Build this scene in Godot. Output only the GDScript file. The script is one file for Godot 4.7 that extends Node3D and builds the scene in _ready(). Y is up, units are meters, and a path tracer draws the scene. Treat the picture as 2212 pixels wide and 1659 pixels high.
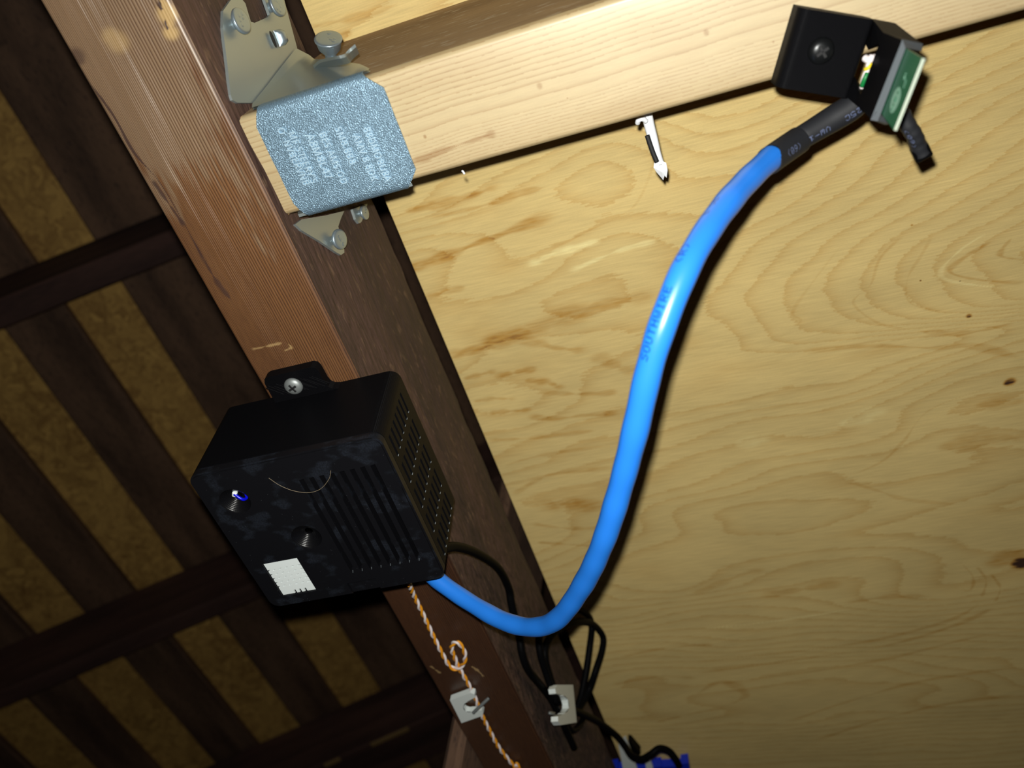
extends Node3D
# Underside of a shed roof seen from below by the light of a phone's flash. Every coordinate is in metres from the
# photographer's lens (x along the pine joist, y up, z along the dark tie beam); C lifts all of it to its height over the floor.

const C := Vector3(0, 1.7, 0)
const BEAM_Y := 0.26          # underside of beam and joist
const BEAM_TOP := 0.3450      # top of the old beam, a finger below the deck
const DECK_Y := 0.3578        # underside of the plywood deck
const BX0 := -0.1880          # left and right faces of the tie beam
const BX1 := -0.1466
const NEAR := 0.8             # the roof boards' measures, against a roof 1.345 m off
const PITCH := 0.412          # roof slope, a little over 5 in 12

var st: SurfaceTool
var org := Vector3.ZERO
var grain := Vector3(0, 0, 1)
var rng := RandomNumberGenerator.new()
var M := {}
var used := {}
var ridges := PackedFloat32Array()

const FONT := {
	"S": [0x46, 0x49, 0x49, 0x49, 0x31], "O": [0x3E, 0x41, 0x41, 0x41, 0x3E], "U": [0x3F, 0x40, 0x40, 0x40, 0x3F], "T": [0x01, 0x01, 0x7F, 0x01, 0x01],
	"H": [0x7F, 0x08, 0x08, 0x08, 0x7F], "W": [0x3F, 0x40, 0x38, 0x40, 0x3F], "I": [0x00, 0x41, 0x7F, 0x41, 0x00], "R": [0x7F, 0x09, 0x19, 0x29, 0x46],
	"E": [0x7F, 0x49, 0x49, 0x49, 0x41], "(": [0x00, 0x1C, 0x22, 0x41, 0x00], ")": [0x00, 0x41, 0x22, 0x1C, 0x00], " ": [0, 0, 0, 0, 0], "1": [0x00, 0x42, 0x7F, 0x40, 0x00],
	"2": [0x42, 0x61, 0x51, 0x49, 0x46], "5": [0x27, 0x45, 0x45, 0x45, 0x39], "V": [0x1F, 0x20, 0x40, 0x20, 0x1F], "-": [0x08, 0x08, 0x08, 0x08, 0x08],
	"6": [0x3C, 0x4A, 0x49, 0x49, 0x30], "0": [0x3E, 0x51, 0x49, 0x45, 0x3E], "C": [0x3E, 0x41, 0x41, 0x41, 0x22],
}


func _ready() -> void:
	rng.seed = 7
	# ---------------------------------------------------------------- camera, air, flash
	var cam := Camera3D.new()
	cam.name = "camera"
	cam.fov = 49.62
	cam.near = 0.01
	cam.far = 50.0
	cam.transform = Transform3D(Basis(Vector3(0.9435, 0.1246, -0.3071), Vector3(0.1854, 0.5695, 0.8008), Vector3(0.2747, -0.8125, 0.5143)), C)
	var lens := CameraAttributesPhysical.new()
	lens.frustum_focal_length = 25.96
	lens.exposure_aperture = 11.0
	lens.frustum_focus_distance = 0.31
	lens.frustum_near = 0.01
	lens.frustum_far = 50.0
	cam.attributes = lens
	add_child(cam)
	cam.fov = 49.62
	cam.current = true
	var env := Environment.new()
	env.background_mode = Environment.BG_COLOR
	env.background_color = Color(0, 0, 0)
	env.tonemap_mode = Environment.TONE_MAPPER_LINEAR
	env.tonemap_exposure = 1.0
	env.sdfgi_enabled = true
	env.ssao_enabled = true
	env.ssil_enabled = true
	var we := WorldEnvironment.new()
	we.name = "air"
	we.environment = env
	add_child(we)
	# the phone's flash sits 9 mm above and a little left of the lens
	var flash := AreaLight3D.new()
	flash.name = "phone_flash"
	flash.area_size = Vector2(0.004, 0.004)
	flash.light_energy = 0.165
	flash.light_color = Color(1.0, 0.995, 0.965)
	flash.area_range = 12.0
	flash.area_attenuation = 2.0
	flash.shadow_enabled = true
	flash.transform = Transform3D(Basis(Vector3(0.9435, 0.1246, -0.3071), Vector3(0.1854, 0.5695, 0.8008), Vector3(0.2747, -0.8125, 0.5143)), C + Vector3(-0.0017, 0.0049, 0.0086))
	add_child(flash)

	materials()
	shell()
	roof()
	deck_and_joists()
	hanger()
	control_box()
	sensor_bracket()
	blue_cable()
	cords()
	clips()
	corner_unit()
	small_things()


# ==================================================================== bookkeeping
func numbered(called: String) -> String:
	var n: int = used.get(called, -1) + 1
	used[called] = n
	return called if n == 0 else "%s_%03d" % [called, n]


func tag(o: Node3D, label: String, category: String, group := "") -> Node3D:
	o.set_meta("label", label)
	o.set_meta("category", category)
	if group:
		o.set_meta("group", group)
	return o


func thing(called: String, label: String, category: String, base: Vector3, group := "") -> Node3D:
	var o := Node3D.new()
	o.name = numbered(called)
	add_child(o, true)
	o.position = base + C
	org = base
	return tag(o, label, category, group)


func start(base: Vector3 = org) -> void:
	org = base
	st = SurfaceTool.new()
	st.begin(Mesh.PRIMITIVE_TRIANGLES)


func put(called: String, m: Material, parent: Node3D = self) -> MeshInstance3D:
	var o := MeshInstance3D.new()
	o.mesh = st.commit()
	o.material_override = m
	if parent == self:
		o.name = numbered(called)
		o.position = org + C
	else:
		o.name = called
	parent.add_child(o, true)
	return o


func structure(o: Node3D) -> Node3D:
	o.set_meta("kind", "structure")
	return o


# ==================================================================== shapes
func poly(p: Array, out: Vector3) -> void:
	var n: Vector3 = (p[2] - p[0]).cross(p[1] - p[0])
	if n.length() < 1e-14:
		return
	n = n.normalized()
	var q := p
	if n.dot(out) < 0.0:
		q = p.duplicate()
		q.reverse()
		n = -n
	var a := n.cross(grain)
	var g := grain
	if a.length() < 0.3:
		a = n.cross(Vector3(0.3, 0.9, 0.2))
		g = n.cross(a)
	a = a.normalized()
	for i in range(1, q.size() - 1):
		for v in [q[0], q[i], q[i + 1]]:
			st.set_normal(n)
			st.set_uv(Vector2(v.dot(a), v.dot(g)))
			st.add_vertex(v - org)


func grid(rows: Array, wrap := false, uvs := []) -> void:
	var nr := rows.size()
	var nc: int = rows[0].size()
	var nor := []
	for i in nr:
		var line := PackedVector3Array()
		for j in nc:
			var ja := j - 1
			var jb := j + 1
			if wrap:
				if ja < 0:
					ja = nc - 2
				if jb > nc - 1:
					jb = 1
			ja = maxi(ja, 0)
			jb = mini(jb, nc - 1)
			var di: Vector3 = rows[mini(i + 1, nr - 1)][j] - rows[maxi(i - 1, 0)][j]
			var dj: Vector3 = rows[i][jb] - rows[i][ja]
			if dj.length() < 1e-9:
				var k := 1 if i == 0 else nr - 2
				dj = rows[k][jb] - rows[k][ja]
			line.append(di.cross(dj).normalized())
		nor.append(line)
	for i in nr - 1:
		for j in nc - 1:
			for k in [[i, j], [i, j + 1], [i + 1, j + 1], [i, j], [i + 1, j + 1], [i + 1, j]]:
				st.set_normal(nor[k[0]][k[1]])
				if uvs.size():
					st.set_uv(uvs[k[0]][k[1]])
				else:
					st.set_uv(Vector2(float(k[1]) / (nc - 1), float(k[0]) / (nr - 1)))
				st.add_vertex(rows[k[0]][k[1]] - org)


func cbox(xf: Transform3D, s: Vector3, b: float) -> void:
	var h := s * 0.5
	b = minf(b, minf(h.x, minf(h.y, h.z)) * 0.9)
	var at := func(sx: float, sy: float, sz: float, k: int) -> Vector3:
		var v := Vector3(sx * (h.x - b), sy * (h.y - b), sz * (h.z - b))
		if k == 0:
			v.x = sx * h.x
		elif k == 1:
			v.y = sy * h.y
		else:
			v.z = sz * h.z
		return xf * v
	for a in [-1.0, 1.0]:
		poly([at.call(a, -1, -1, 0), at.call(a, 1, -1, 0), at.call(a, 1, 1, 0), at.call(a, -1, 1, 0)], xf.basis.x * a)
		poly([at.call(-1, a, -1, 1), at.call(1, a, -1, 1), at.call(1, a, 1, 1), at.call(-1, a, 1, 1)], xf.basis.y * a)
		poly([at.call(-1, -1, a, 2), at.call(1, -1, a, 2), at.call(1, 1, a, 2), at.call(-1, 1, a, 2)], xf.basis.z * a)
		for c in [-1.0, 1.0]:
			poly([at.call(a, c, -1, 0), at.call(a, c, 1, 0), at.call(a, c, 1, 1), at.call(a, c, -1, 1)], xf.basis.x * a + xf.basis.y * c)
			poly([at.call(a, -1, c, 0), at.call(a, 1, c, 0), at.call(a, 1, c, 2), at.call(a, -1, c, 2)], xf.basis.x * a + xf.basis.z * c)
			poly([at.call(-1, a, c, 1), at.call(1, a, c, 1), at.call(1, a, c, 2), at.call(-1, a, c, 2)], xf.basis.y * a + xf.basis.z * c)
			for d in [-1.0, 1.0]:
				poly([at.call(a, c, d, 0), at.call(a, c, d, 1), at.call(a, c, d, 2)], xf.basis * Vector3(a, c, d))


func span(lo: Vector3, hi: Vector3, b: float) -> void:
	cbox(Transform3D(Basis(), (lo + hi) * 0.5), hi - lo, b)


# a solid from four front corners and four back corners, in the same order
func hexa(f: Array, k: Array) -> void:
	var mid: Vector3 = Vector3.ZERO
	for v in f + k:
		mid += v / 8.0
	var quads := [f, k]
	for i in 4:
		var j := (i + 1) % 4
		quads.append([f[i], f[j], k[j], k[i]])
	for q in quads:
		var c: Vector3 = (q[0] + q[1] + q[2] + q[3]) * 0.25
		poly([q[0], q[1], q[2]], c - mid)
		poly([q[0], q[2], q[3]], c - mid)


# a flat outline (x, y of xf) given the thickness h along xf's z
func prism(outline: PackedVector2Array, xf: Transform3D, h: float) -> void:
	var z := Vector3(0, 0, h)
	var tri := Geometry2D.triangulate_polygon(outline)
	for i in range(0, tri.size(), 3):
		var t := []
		for k in 3:
			var v := outline[tri[i + k]]
			t.append(Vector3(v.x, v.y, 0))
		poly([xf * t[0], xf * t[1], xf * t[2]], -xf.basis.z)
		poly([xf * (t[0] + z), xf * (t[1] + z), xf * (t[2] + z)], xf.basis.z)
	var turn := 1.0 if Geometry2D.is_polygon_clockwise(outline) else -1.0
	for i in outline.size():
		var a := outline[i]
		var b := outline[(i + 1) % outline.size()]
		var n := Vector2(-(b - a).y, (b - a).x) * turn
		var a3 := Vector3(a.x, a.y, 0)
		var b3 := Vector3(b.x, b.y, 0)
		poly([xf * a3, xf * b3, xf * (b3 + z), xf * (a3 + z)], xf.basis * Vector3(n.x, n.y, 0))


# profile of (radius, height along xf's y) turned round xf's y
func lathe(profile: Array, xf: Transform3D, seg := 24) -> void:
	var rows := []
	for p in profile:
		var line := PackedVector3Array()
		for j in seg + 1:
			var a := TAU * j / seg
			line.append(xf * Vector3(p.x * cos(a), p.y, -p.x * sin(a)))
		rows.append(line)
	grid(rows, true)


func curve(p: Array, n: int) -> Array:
	var out := []
	for i in p.size() - 1:
		var a: Vector3 = p[maxi(i - 1, 0)]
		var b: Vector3 = p[i]
		var c: Vector3 = p[i + 1]
		var d: Vector3 = p[mini(i + 2, p.size() - 1)]
		for k in n:
			out.append(b.cubic_interpolate(c, a, d, float(k) / n))
	out.append(p[p.size() - 1])
	return out


func frames(p: Array, up: Vector3) -> Array:
	var out := []
	var n := up
	for i in p.size():
		var t: Vector3 = (p[mini(i + 1, p.size() - 1)] - p[maxi(i - 1, 0)]).normalized()
		n = (n - t * n.dot(t)).normalized()
		out.append(Basis(n, t.cross(n), t))
	return out


# radius: a number or an array with one per point
func tube(p: Array, radius: Variant, seg := 16, up := Vector3(0, -1, 0)) -> void:
	var f := frames(p, up)
	var rows := []
	var uvs := []
	var along := 0.0
	for i in p.size():
		if i:
			along += p[i].distance_to(p[i - 1])
		var r: float = radius[i] if radius is Array else radius
		for cap in ([0.02, 1.0] if i == 0 else ([1.0, 0.02] if i == p.size() - 1 else [1.0])):
			var line := PackedVector3Array()
			var u := PackedVector2Array()
			for j in seg + 1:
				var a := PI - TAU * j / seg
				line.append(p[i] + (f[i].x * cos(a) + f[i].y * sin(a)) * r * cap)
				u.append(Vector2(1.0 - float(j) / seg, along))
			rows.append(line)
			uvs.append(u)
	grid(rows, true, uvs)


func ring2(w: float, h: float, r: float, n := 6) -> PackedVector2Array:   # rounded rectangle from the origin to (w, h)
	var out := PackedVector2Array()
	for c in [[w - r, h - r, 0.0], [r, h - r, 1.0], [r, r, 2.0], [w - r, r, 3.0]]:
		for k in n + 1:
			var a: float = (c[2] + float(k) / n) * PI / 2
			out.append(Vector2(c[0] + r * cos(a), c[1] + r * sin(a)))
	return out


# ==================================================================== surfaces
func noise(s: int, freq: float, kind := FastNoiseLite.TYPE_SIMPLEX_SMOOTH, octaves := 3) -> FastNoiseLite:
	var n := FastNoiseLite.new()
	n.seed = s
	n.frequency = freq
	n.noise_type = kind
	n.fractal_octaves = octaves
	n.fractal_type = FastNoiseLite.FRACTAL_FBM if octaves > 1 else FastNoiseLite.FRACTAL_NONE
	return n


func picture(w: int, h: int, bytes: PackedByteArray) -> ImageTexture:
	return ImageTexture.create_from_image(Image.create_from_data(w, h, false, Image.FORMAT_RGB8, bytes))


func mat(col: Color, rough: float, metal := 0.0, tex: Texture2D = null, uv := Vector3.ONE) -> StandardMaterial3D:
	var m := StandardMaterial3D.new()
	m.albedo_color = col
	m.roughness = rough
	m.metallic = metal
	if tex:
		m.albedo_texture = tex
	m.uv1_scale = uv
	return m


func relief(m: StandardMaterial3D, tex: Texture2D, much: float) -> void:
	m.normal_enabled = true
	m.normal_texture = tex
	m.normal_scale = much


func noise_tex(s: int, freq: float, size: int, octaves := 4, kind := FastNoiseLite.TYPE_SIMPLEX_SMOOTH) -> NoiseTexture2D:
	var t := NoiseTexture2D.new()
	t.width = size
	t.height = size
	t.seamless = true
	t.noise = noise(s, freq, kind, octaves)
	t.as_normal_map = true
	t.bump_strength = 6.0
	return t


# soft strokes of matter drawn along lines: [width mm, amount, "", [x, z, x, z ...]] into a field of w x h over mm0..mm1
func strokes(list: Array, w: int, h: int, mm0: Vector2, mm1: Vector2) -> PackedFloat32Array:
	var f := PackedFloat32Array()
	f.resize(w * h)
	var per := Vector2(w, h) / (mm1 - mm0)
	for s in list:
		var pts := []
		var nums: Array = s[3]
		for i in range(0, nums.size(), 2):
			pts.append(Vector3(nums[i], nums[i + 1], 0))
		var line := curve(pts, 24) if pts.size() > 1 else pts
		var wob := rng.randf() * 100.0
		for i in line.size():
			var e: float = float(i) / maxf(line.size() - 1, 1)
			var fade: float = 1.0 if s[2] == "K" else smoothstep(0.0, 0.12, e) * smoothstep(0.0, 0.12, 1.0 - e)
			var r: float = s[0] * (0.75 + 0.35 * sin(e * 9.0 + wob) + 0.2 * sin(e * 23.0 + wob))
			var c := Vector2((line[i].x - mm0.x) * per.x, (line[i].y - mm0.y) * per.y)
			var rx := r * per.x * (1.8 if s[2] == "D" else 1.2)
			var ry := r * per.y
			for y in range(maxi(0, int(c.y - ry * 2)), mini(h, int(c.y + ry * 2) + 1)):
				for x in range(maxi(0, int(c.x - rx * 2)), mini(w, int(c.x + rx * 2) + 1)):
					var d := Vector2((x - c.x) / rx, (y - c.y) / ry).length_squared()
					var v: float = s[1] * fade * exp(-d * d)
					var k := y * w + x
					if absf(v) > absf(f[k]):
						f[k] = v
	return f


func plywood_picture() -> ImageTexture:
	# rotary-cut veneer: growth rings met at a slant, knots, and the streaks of this sheet where they lie (x, z in mm)
	var w := 1400
	var h := 2048
	var mm0 := Vector2(-160, -640)
	var mm1 := Vector2(250, 20)
	var f := strokes([
		[2.6, 0.75, "D", [-153.4, -149.3, -136.4, -148.4, -119.7, -145.9, -100, -143.6, -73.9, -140.2]], [1.8, 0.45, "D", [-145.9, -166.4, -136.9, -165.9, -126.9, -165.8]],
		[4.2, 0.72, "D", [-146.6, -201.9, -129.5, -201.3, -113.3, -198.3, -100.7, -197.7]], [5, 0.5, "D", [-108.2, -197.9, -87.5, -194.5, -63.1, -191.9, -40.3, -192.3]], [2.2, 0.5, "D", [-123.9, -199.8, -104.9, -203.2, -92.1, -210.3, -78.4, -215.3]],
		[2.6, 0.4, "D", [-72.8, -220.1, -63.1, -229.6, -55.4, -232.9]], [1.5, 0.55, "D", [-144.4, -217.5, -128.4, -216.7]], [1.8, 0.6, "D", [-126.1, -219.9, -107.6, -220.1]], [1.8, 0.6, "D", [-113.3, -226, -102.9, -229.6, -96.7, -234.7]], [1.6, 0.5, "D", [-104.8, -235.9, -88.3, -240.9, -69.1, -244.1]],
		[1.2, 0.5, "D", [-145.4, -232.9, -134.9, -233.4, -123, -236.1]], [1.4, 0.6, "D", [-138.4, -242.2, -117.9, -244.8]], [1.6, 0.6, "D", [-118.5, -249.2, -104.9, -253.8, -89.6, -255, -72.3, -257]], [1.5, 0.45, "D", [-144.7, -260.6, -121.1, -263.7, -84.9, -266.4]], [1.3, 0.35, "D", [-141.2, -279.2, -117, -276.8, -80.1, -277.9]],
		[4.2, 0.6, "D", [-125.7, -315.4, -113, -315.4, -99.4, -321.8]], [1.3, 0.4, "D", [-144.3, -301.6, -127.8, -294.1, -115.9, -291.6, -81.5, -293.9]], [1.4, 0.45, "D", [-140.6, -326.6, -119.8, -334.5, -95.4, -338.5]], [1, 0.5, "D", [-142.5, -342, -110.1, -351.4]],
		[2.4, 0.6, "D", [-141.1, -120.6, -127.1, -121.5, -108.6, -121.7, -94.5, -120.5]], [1.8, 0.5, "D", [-129.3, -127.1, -103.8, -127.7, -85.3, -126.6, -72, -126.6]], [0.5, 0.25, "D", [-20.9, -124.4, -36.1, -145.6, -59.5, -152.3, -81.3, -157.6]], [2, -0.6, "D", [-54.5, -158.5, -77.3, -159.4, -89.6, -161.8]], [1.3, -0.6, "D", [-72.3, -170, -49.7, -165.8, -29.8, -164.9]],
		[0.5, 0.3, "D", [75.4, -189, 64.3, -198.5, 59.1, -211.3, 50.9, -219, 61.1, -232.9, 74, -239.4]], [0.5, 0.25, "D", [86.2, -193, 81.4, -201.3, 74.8, -212.5, 75.4, -225.1, 90.1, -234.3]], [0.7, -0.45, "D", [107.8, -197.5, 97.5, -202.9, 88.8, -212, 94.9, -218.9, 123, -230.3]], [0.9, 0.5, "D", [110.5, -201.7, 99.3, -206.8, 92.8, -213, 105.6, -220.6, 123, -226.4]], [0.7, 0.5, "D", [117.8, -202.4, 113.2, -209.7, 122.9, -214.6]],
		[0.5, 0.2, "D", [51.5, -185, 38, -199.5, 24, -216.7, 26.3, -223.8, 10.3, -232.9]], [1.6, 0.45, "D", [26.8, -241, 56.4, -244.8, 83, -252.3, 101.1, -255.5, 121.9, -267.7]], [1.5, 0.5, "D", [117.9, -247.1, 97.3, -247.2, 77.4, -241.3]], [0.6, 0.35, "D", [112.5, -281.2, 81.3, -289.4, 67.2, -307.6, 55.1, -319.4, 34.5, -327.1]],
		[1.2, 0.3, "D", [37.9, -329.1, 53.5, -339.8, 67, -348.7, 92.2, -357.3]], [4.6, 0.45, "D", [84.6, -315.5, 102.1, -314.3, 123.8, -316.9]], [3.2, 0.4, "D", [102.5, -291.3, 123.6, -294]], [3, -0.4, "D", [41.6, -289.6, 50.7, -288.6, 54.3, -284.8]], [3, -0.4, "D", [-12.6, -291.9, -0.5, -291.3]],
		[2.2, 0.35, "D", [-59, -404, -34.6, -393.5, -17.6, -389.3]], [3, 0.45, "D", [-15.4, -411.5, 6.5, -409.9, 22.5, -408.6]], [2, 0.4, "D", [28.7, -426.2, 52.3, -425.2, 75.1, -428.4]], [0.8, -0.5, "D", [-65.4, -437, -7.7, -435.6, 36.2, -431.7]], [1.3, 0.4, "D", [-71.4, -468.3, -17.7, -467.7, 38.8, -464, 84.4, -451.6, 102.4, -437.9]],
		[1.2, 0.45, "D", [-73.7, -480.3, -13.1, -476, 43.8, -470.6, 86.8, -457.1, 109.7, -443.3]], [1.2, 0.4, "D", [-45.1, -491.9, 2.7, -488.9, 51.2, -481.9, 96.7, -470, 125.1, -467.6]], [2.2, 0.4, "D", [-76.5, -502.9, -57.2, -491.2, -44.5, -507.3, -55.3, -516.3]], [1.4, 0.45, "D", [-21.8, -542, 25.5, -521.8, 68.9, -508, 125.4, -502.1]], [1.5, 0.45, "D", [-6.1, -565.9, 38.1, -546.8, 81.6, -534.4, 125.7, -530.4]],
		[0.5, 0.4, "D", [90.9, -401.2, 97.9, -415.2, 96.4, -426.8, 87.8, -423.3]], [0.5, 0.45, "D", [100.4, -407.9, 105, -420.4, 102.4, -433.9]], [0.5, 0.45, "D", [107.5, -415, 112.2, -427.6, 109.7, -439.2]], [4, 0.7, "D", [112.3, -406.3, 118.2, -401.7]], [1.2, 0.4, "D", [-109.9, -531, -89, -525.3, -62.4, -520.6]], [1.2, 0.4, "D", [-118.7, -456.3, -86.4, -451.5, -56.4, -452.4]], [1.2, 0.35, "D", [-132.2, -484.8, -98.8, -480.2, -74.7, -485.2]],
		[1.6, 0.4, "D", [-147.9, -33.5, -129.1, -35.4, -108.3, -36.1]], [1.2, 0.4, "D", [-148.5, -39.1, -131.6, -40.7]],
		[1.7, 1.9, "K", [117.4, -280.4]], [1.4, 1.9, "K", [116.2, -281]], [4.4, 2.2, "K", [123.2, -408.6]], [0.9, 1.6, "K", [99.9, -238.3]], [0.5, 1.6, "K", [80.3, -214.4]], [0.5, 1.6, "K", [92.5, -221.2]], [0.6, 1.6, "K", [96.7, -218.8]], [0.4, 1.6, "K", [78.2, -185.7]],
	], w, h, mm0, mm1)
	var big := noise(11, 0.004)
	var mid := noise(12, 0.012)
	var fib := noise(13, 0.9, FastNoiseLite.TYPE_SIMPLEX_SMOOTH, 2)
	var pale := noise(14, 0.02)
	var bytes := PackedByteArray()
	bytes.resize(w * h * 3)
	var k := 0
	var i := 0
	for y in h:
		var z := mm0.y + (mm1.y - mm0.y) * (y + 0.5) / h
		for x in w:
			var xm := mm0.x + (mm1.x - mm0.x) * (x + 0.5) / w
			var wob := mid.get_noise_2d(xm * 0.5, z * 1.5) * 0.55 + fib.get_noise_2d(xm * 0.05, z * 0.8) * 0.11
			var lev := z * 0.042 - maxf(-z - 400.0, 0.0) * 0.075 + big.get_noise_2d(xm * 0.55, z * 1.6) * 5.5
			# on the right the rings come up as nested curves opening away from the beam
			var s := z + 219.0
			var near := smoothstep(-55.0, 30.0, xm) * smoothstep(-34.0, -14.0, s)
			if near > 0.0:
				var q := s * s / 15.0 if s < 14.0 else 13.0 + (s - 14.0) * 1.9
				lev = lerpf(lev, (q - xm) * 0.055 - 11.0 + big.get_noise_2d(xm * 0.55, z * 1.6) * 2.2, near)
			lev += wob
			var ring := lev - floorf(lev)
			var t := ring * ring * ring * ring * 0.42
			t += f[i] * (0.90 + 0.5 * fib.get_noise_2d(xm * 0.1 + 50.0, z * 0.6))
			var fine := fib.get_noise_2d(xm * 0.05, z * 1.3 + 300.0) * 0.13 + fib.get_noise_2d(xm * 0.9 + 90.0, z * 2.0) * 0.04
			var lum := 1.0 + fine + pale.get_noise_2d(xm * 0.35, z) * 0.12
			var r := 0.70 - 0.22 * t
			var g := 0.53 - 0.275 * t
			var b := 0.222 - 0.175 * t
			if t > 1.0:
				var kk := minf((t - 1.0) * 1.3, 1.0)
				r = lerpf(0.43, 0.05, kk)
				g = lerpf(0.22, 0.022, kk)
				b = lerpf(0.05, 0.014, kk)
			bytes[k] = int(clampf(pow(maxf(r * lum, 0.0), 0.4545), 0.0, 1.0) * 255.0)
			bytes[k + 1] = int(clampf(pow(maxf(g * lum, 0.0), 0.4545), 0.0, 1.0) * 255.0)
			bytes[k + 2] = int(clampf(pow(maxf(b * lum, 0.0), 0.4545), 0.0, 1.0) * 255.0)
			k += 3
			i += 1
	return picture(w, h, bytes)


func pine_picture() -> ImageTexture:
	# edge of a softwood joist: rings as lines along it; u over 40 mm of width, v over 340 mm of length
	var w := 256
	var h := 2048
	var f := strokes([
		[0.8, 0.5, "K", [19.3, 98.1]], [0.4, 0.9, "K", [19.7, 98.4]], [0.45, 0.8, "K", [25.2, 105.3]], [0.45, 0.7, "K", [24.3, 57.7]], [0.35, 1.1, "K", [8.5, 105.9]], [1.5, 0.55, "K", [18.3, 149]], [0.8, 0.8, "K", [18.9, 149.3]], [1.1, 0.6, "K", [26.2, 166.7]],
		[0.9, 0.55, "L", [31.0, 50.0, 30.3, 60.0, 29.6, 74.0, 29.4, 80.0]], [0.7, 0.5, "L", [32.0, 43.0, 31.2, 56.0, 31.0, 60.0]],
	], w, h, Vector2(0, 0), Vector2(40, 340))
	var warp := noise(21, 0.012)
	var fib := noise(22, 1.1, FastNoiseLite.TYPE_SIMPLEX_SMOOTH, 2)
	var patch := noise(23, 0.03)
	var bytes := PackedByteArray()
	bytes.resize(w * h * 3)
	var k := 0
	for y in h:
		var l := 340.0 * y / h
		for x in w:
			var u := 40.0 * x / w
			var q := u + warp.get_noise_2d(l * 0.6, u * 0.4) * 2.6 + fib.get_noise_2d(l * 0.15, u) * 0.12
			var lev := q * 0.58 if q < 17.0 else (9.86 + (q - 17.0) * 0.24 if q < 25.0 else 11.78 + (q - 25.0) * 0.9)
			var ring := lev - floorf(lev)
			var t := pow(ring, 5.0) * (0.62 if q < 17.0 else 0.5) + 0.12 * smoothstep(25.0, 38.0, u)
			t += f[y * w + x]
			t += maxf(patch.get_noise_2d(l * 0.25, u) - 0.25, 0.0) * 0.5
			var lum := 1.0 + fib.get_noise_2d(l * 0.08, u * 1.6 + 40.0) * 0.07 + fib.get_noise_2d(l * 1.2, u * 1.6) * 0.025
			var r := lerpf(0.46, 0.24, minf(t, 1.0))
			var g := lerpf(0.36, 0.122, minf(t, 1.0))
			var b := lerpf(0.20, 0.038, minf(t, 1.0))
			bytes[k] = int(clampf(pow(maxf(r * lum, 0.0), 0.4545), 0.0, 1.0) * 255.0)
			bytes[k + 1] = int(clampf(pow(maxf(g * lum, 0.0), 0.4545), 0.0, 1.0) * 255.0)
			bytes[k + 2] = int(clampf(pow(maxf(b * lum, 0.0), 0.4545), 0.0, 1.0) * 255.0)
			k += 3
	return picture(w, h, bytes)


# streaky timber: low and high colour (linear), streak length and width in mm, light flecks
func timber_picture(s: int, w: int, h: int, mm: Vector2, lo: Color, hi: Color, fleck: Color, much: float, ring := 0.0) -> ImageTexture:
	var big := noise(s, 0.02)
	var fib := noise(s + 1, 0.8, FastNoiseLite.TYPE_SIMPLEX_SMOOTH, 2)
	var spot := noise(s + 2, 0.16)
	var bytes := PackedByteArray()
	bytes.resize(w * h * 3)
	var k := 0
	for y in h:
		var l := mm.y * y / h
		for x in w:
			var u := mm.x * x / w
			var t := 0.5 + big.get_noise_2d(u, l * 0.18) * 0.75 + fib.get_noise_2d(u, l * 0.06) * 0.35
			if ring > 0.0:
				var lev := (u + big.get_noise_2d(u * 0.7, l * 0.1 + 90.0) * 14.0) / ring
				t -= pow(lev - floorf(lev), 4.0) * 0.5
			var c := lo.lerp(hi, clampf(t, 0.0, 1.0))
			if much > 0.0:
				c = c.lerp(fleck, smoothstep(0.34, 0.62, spot.get_noise_2d(u * 1.5, l * 0.4) + fib.get_noise_2d(u * 1.4, l * 0.3 + 70.0) * 0.25) * much)
			bytes[k] = int(clampf(pow(maxf(c.r, 0.0), 0.4545), 0.0, 1.0) * 255.0)
			bytes[k + 1] = int(clampf(pow(maxf(c.g, 0.0), 0.4545), 0.0, 1.0) * 255.0)
			bytes[k + 2] = int(clampf(pow(maxf(c.b, 0.0), 0.4545), 0.0, 1.0) * 255.0)
			k += 3
	return picture(w, h, bytes)


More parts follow.
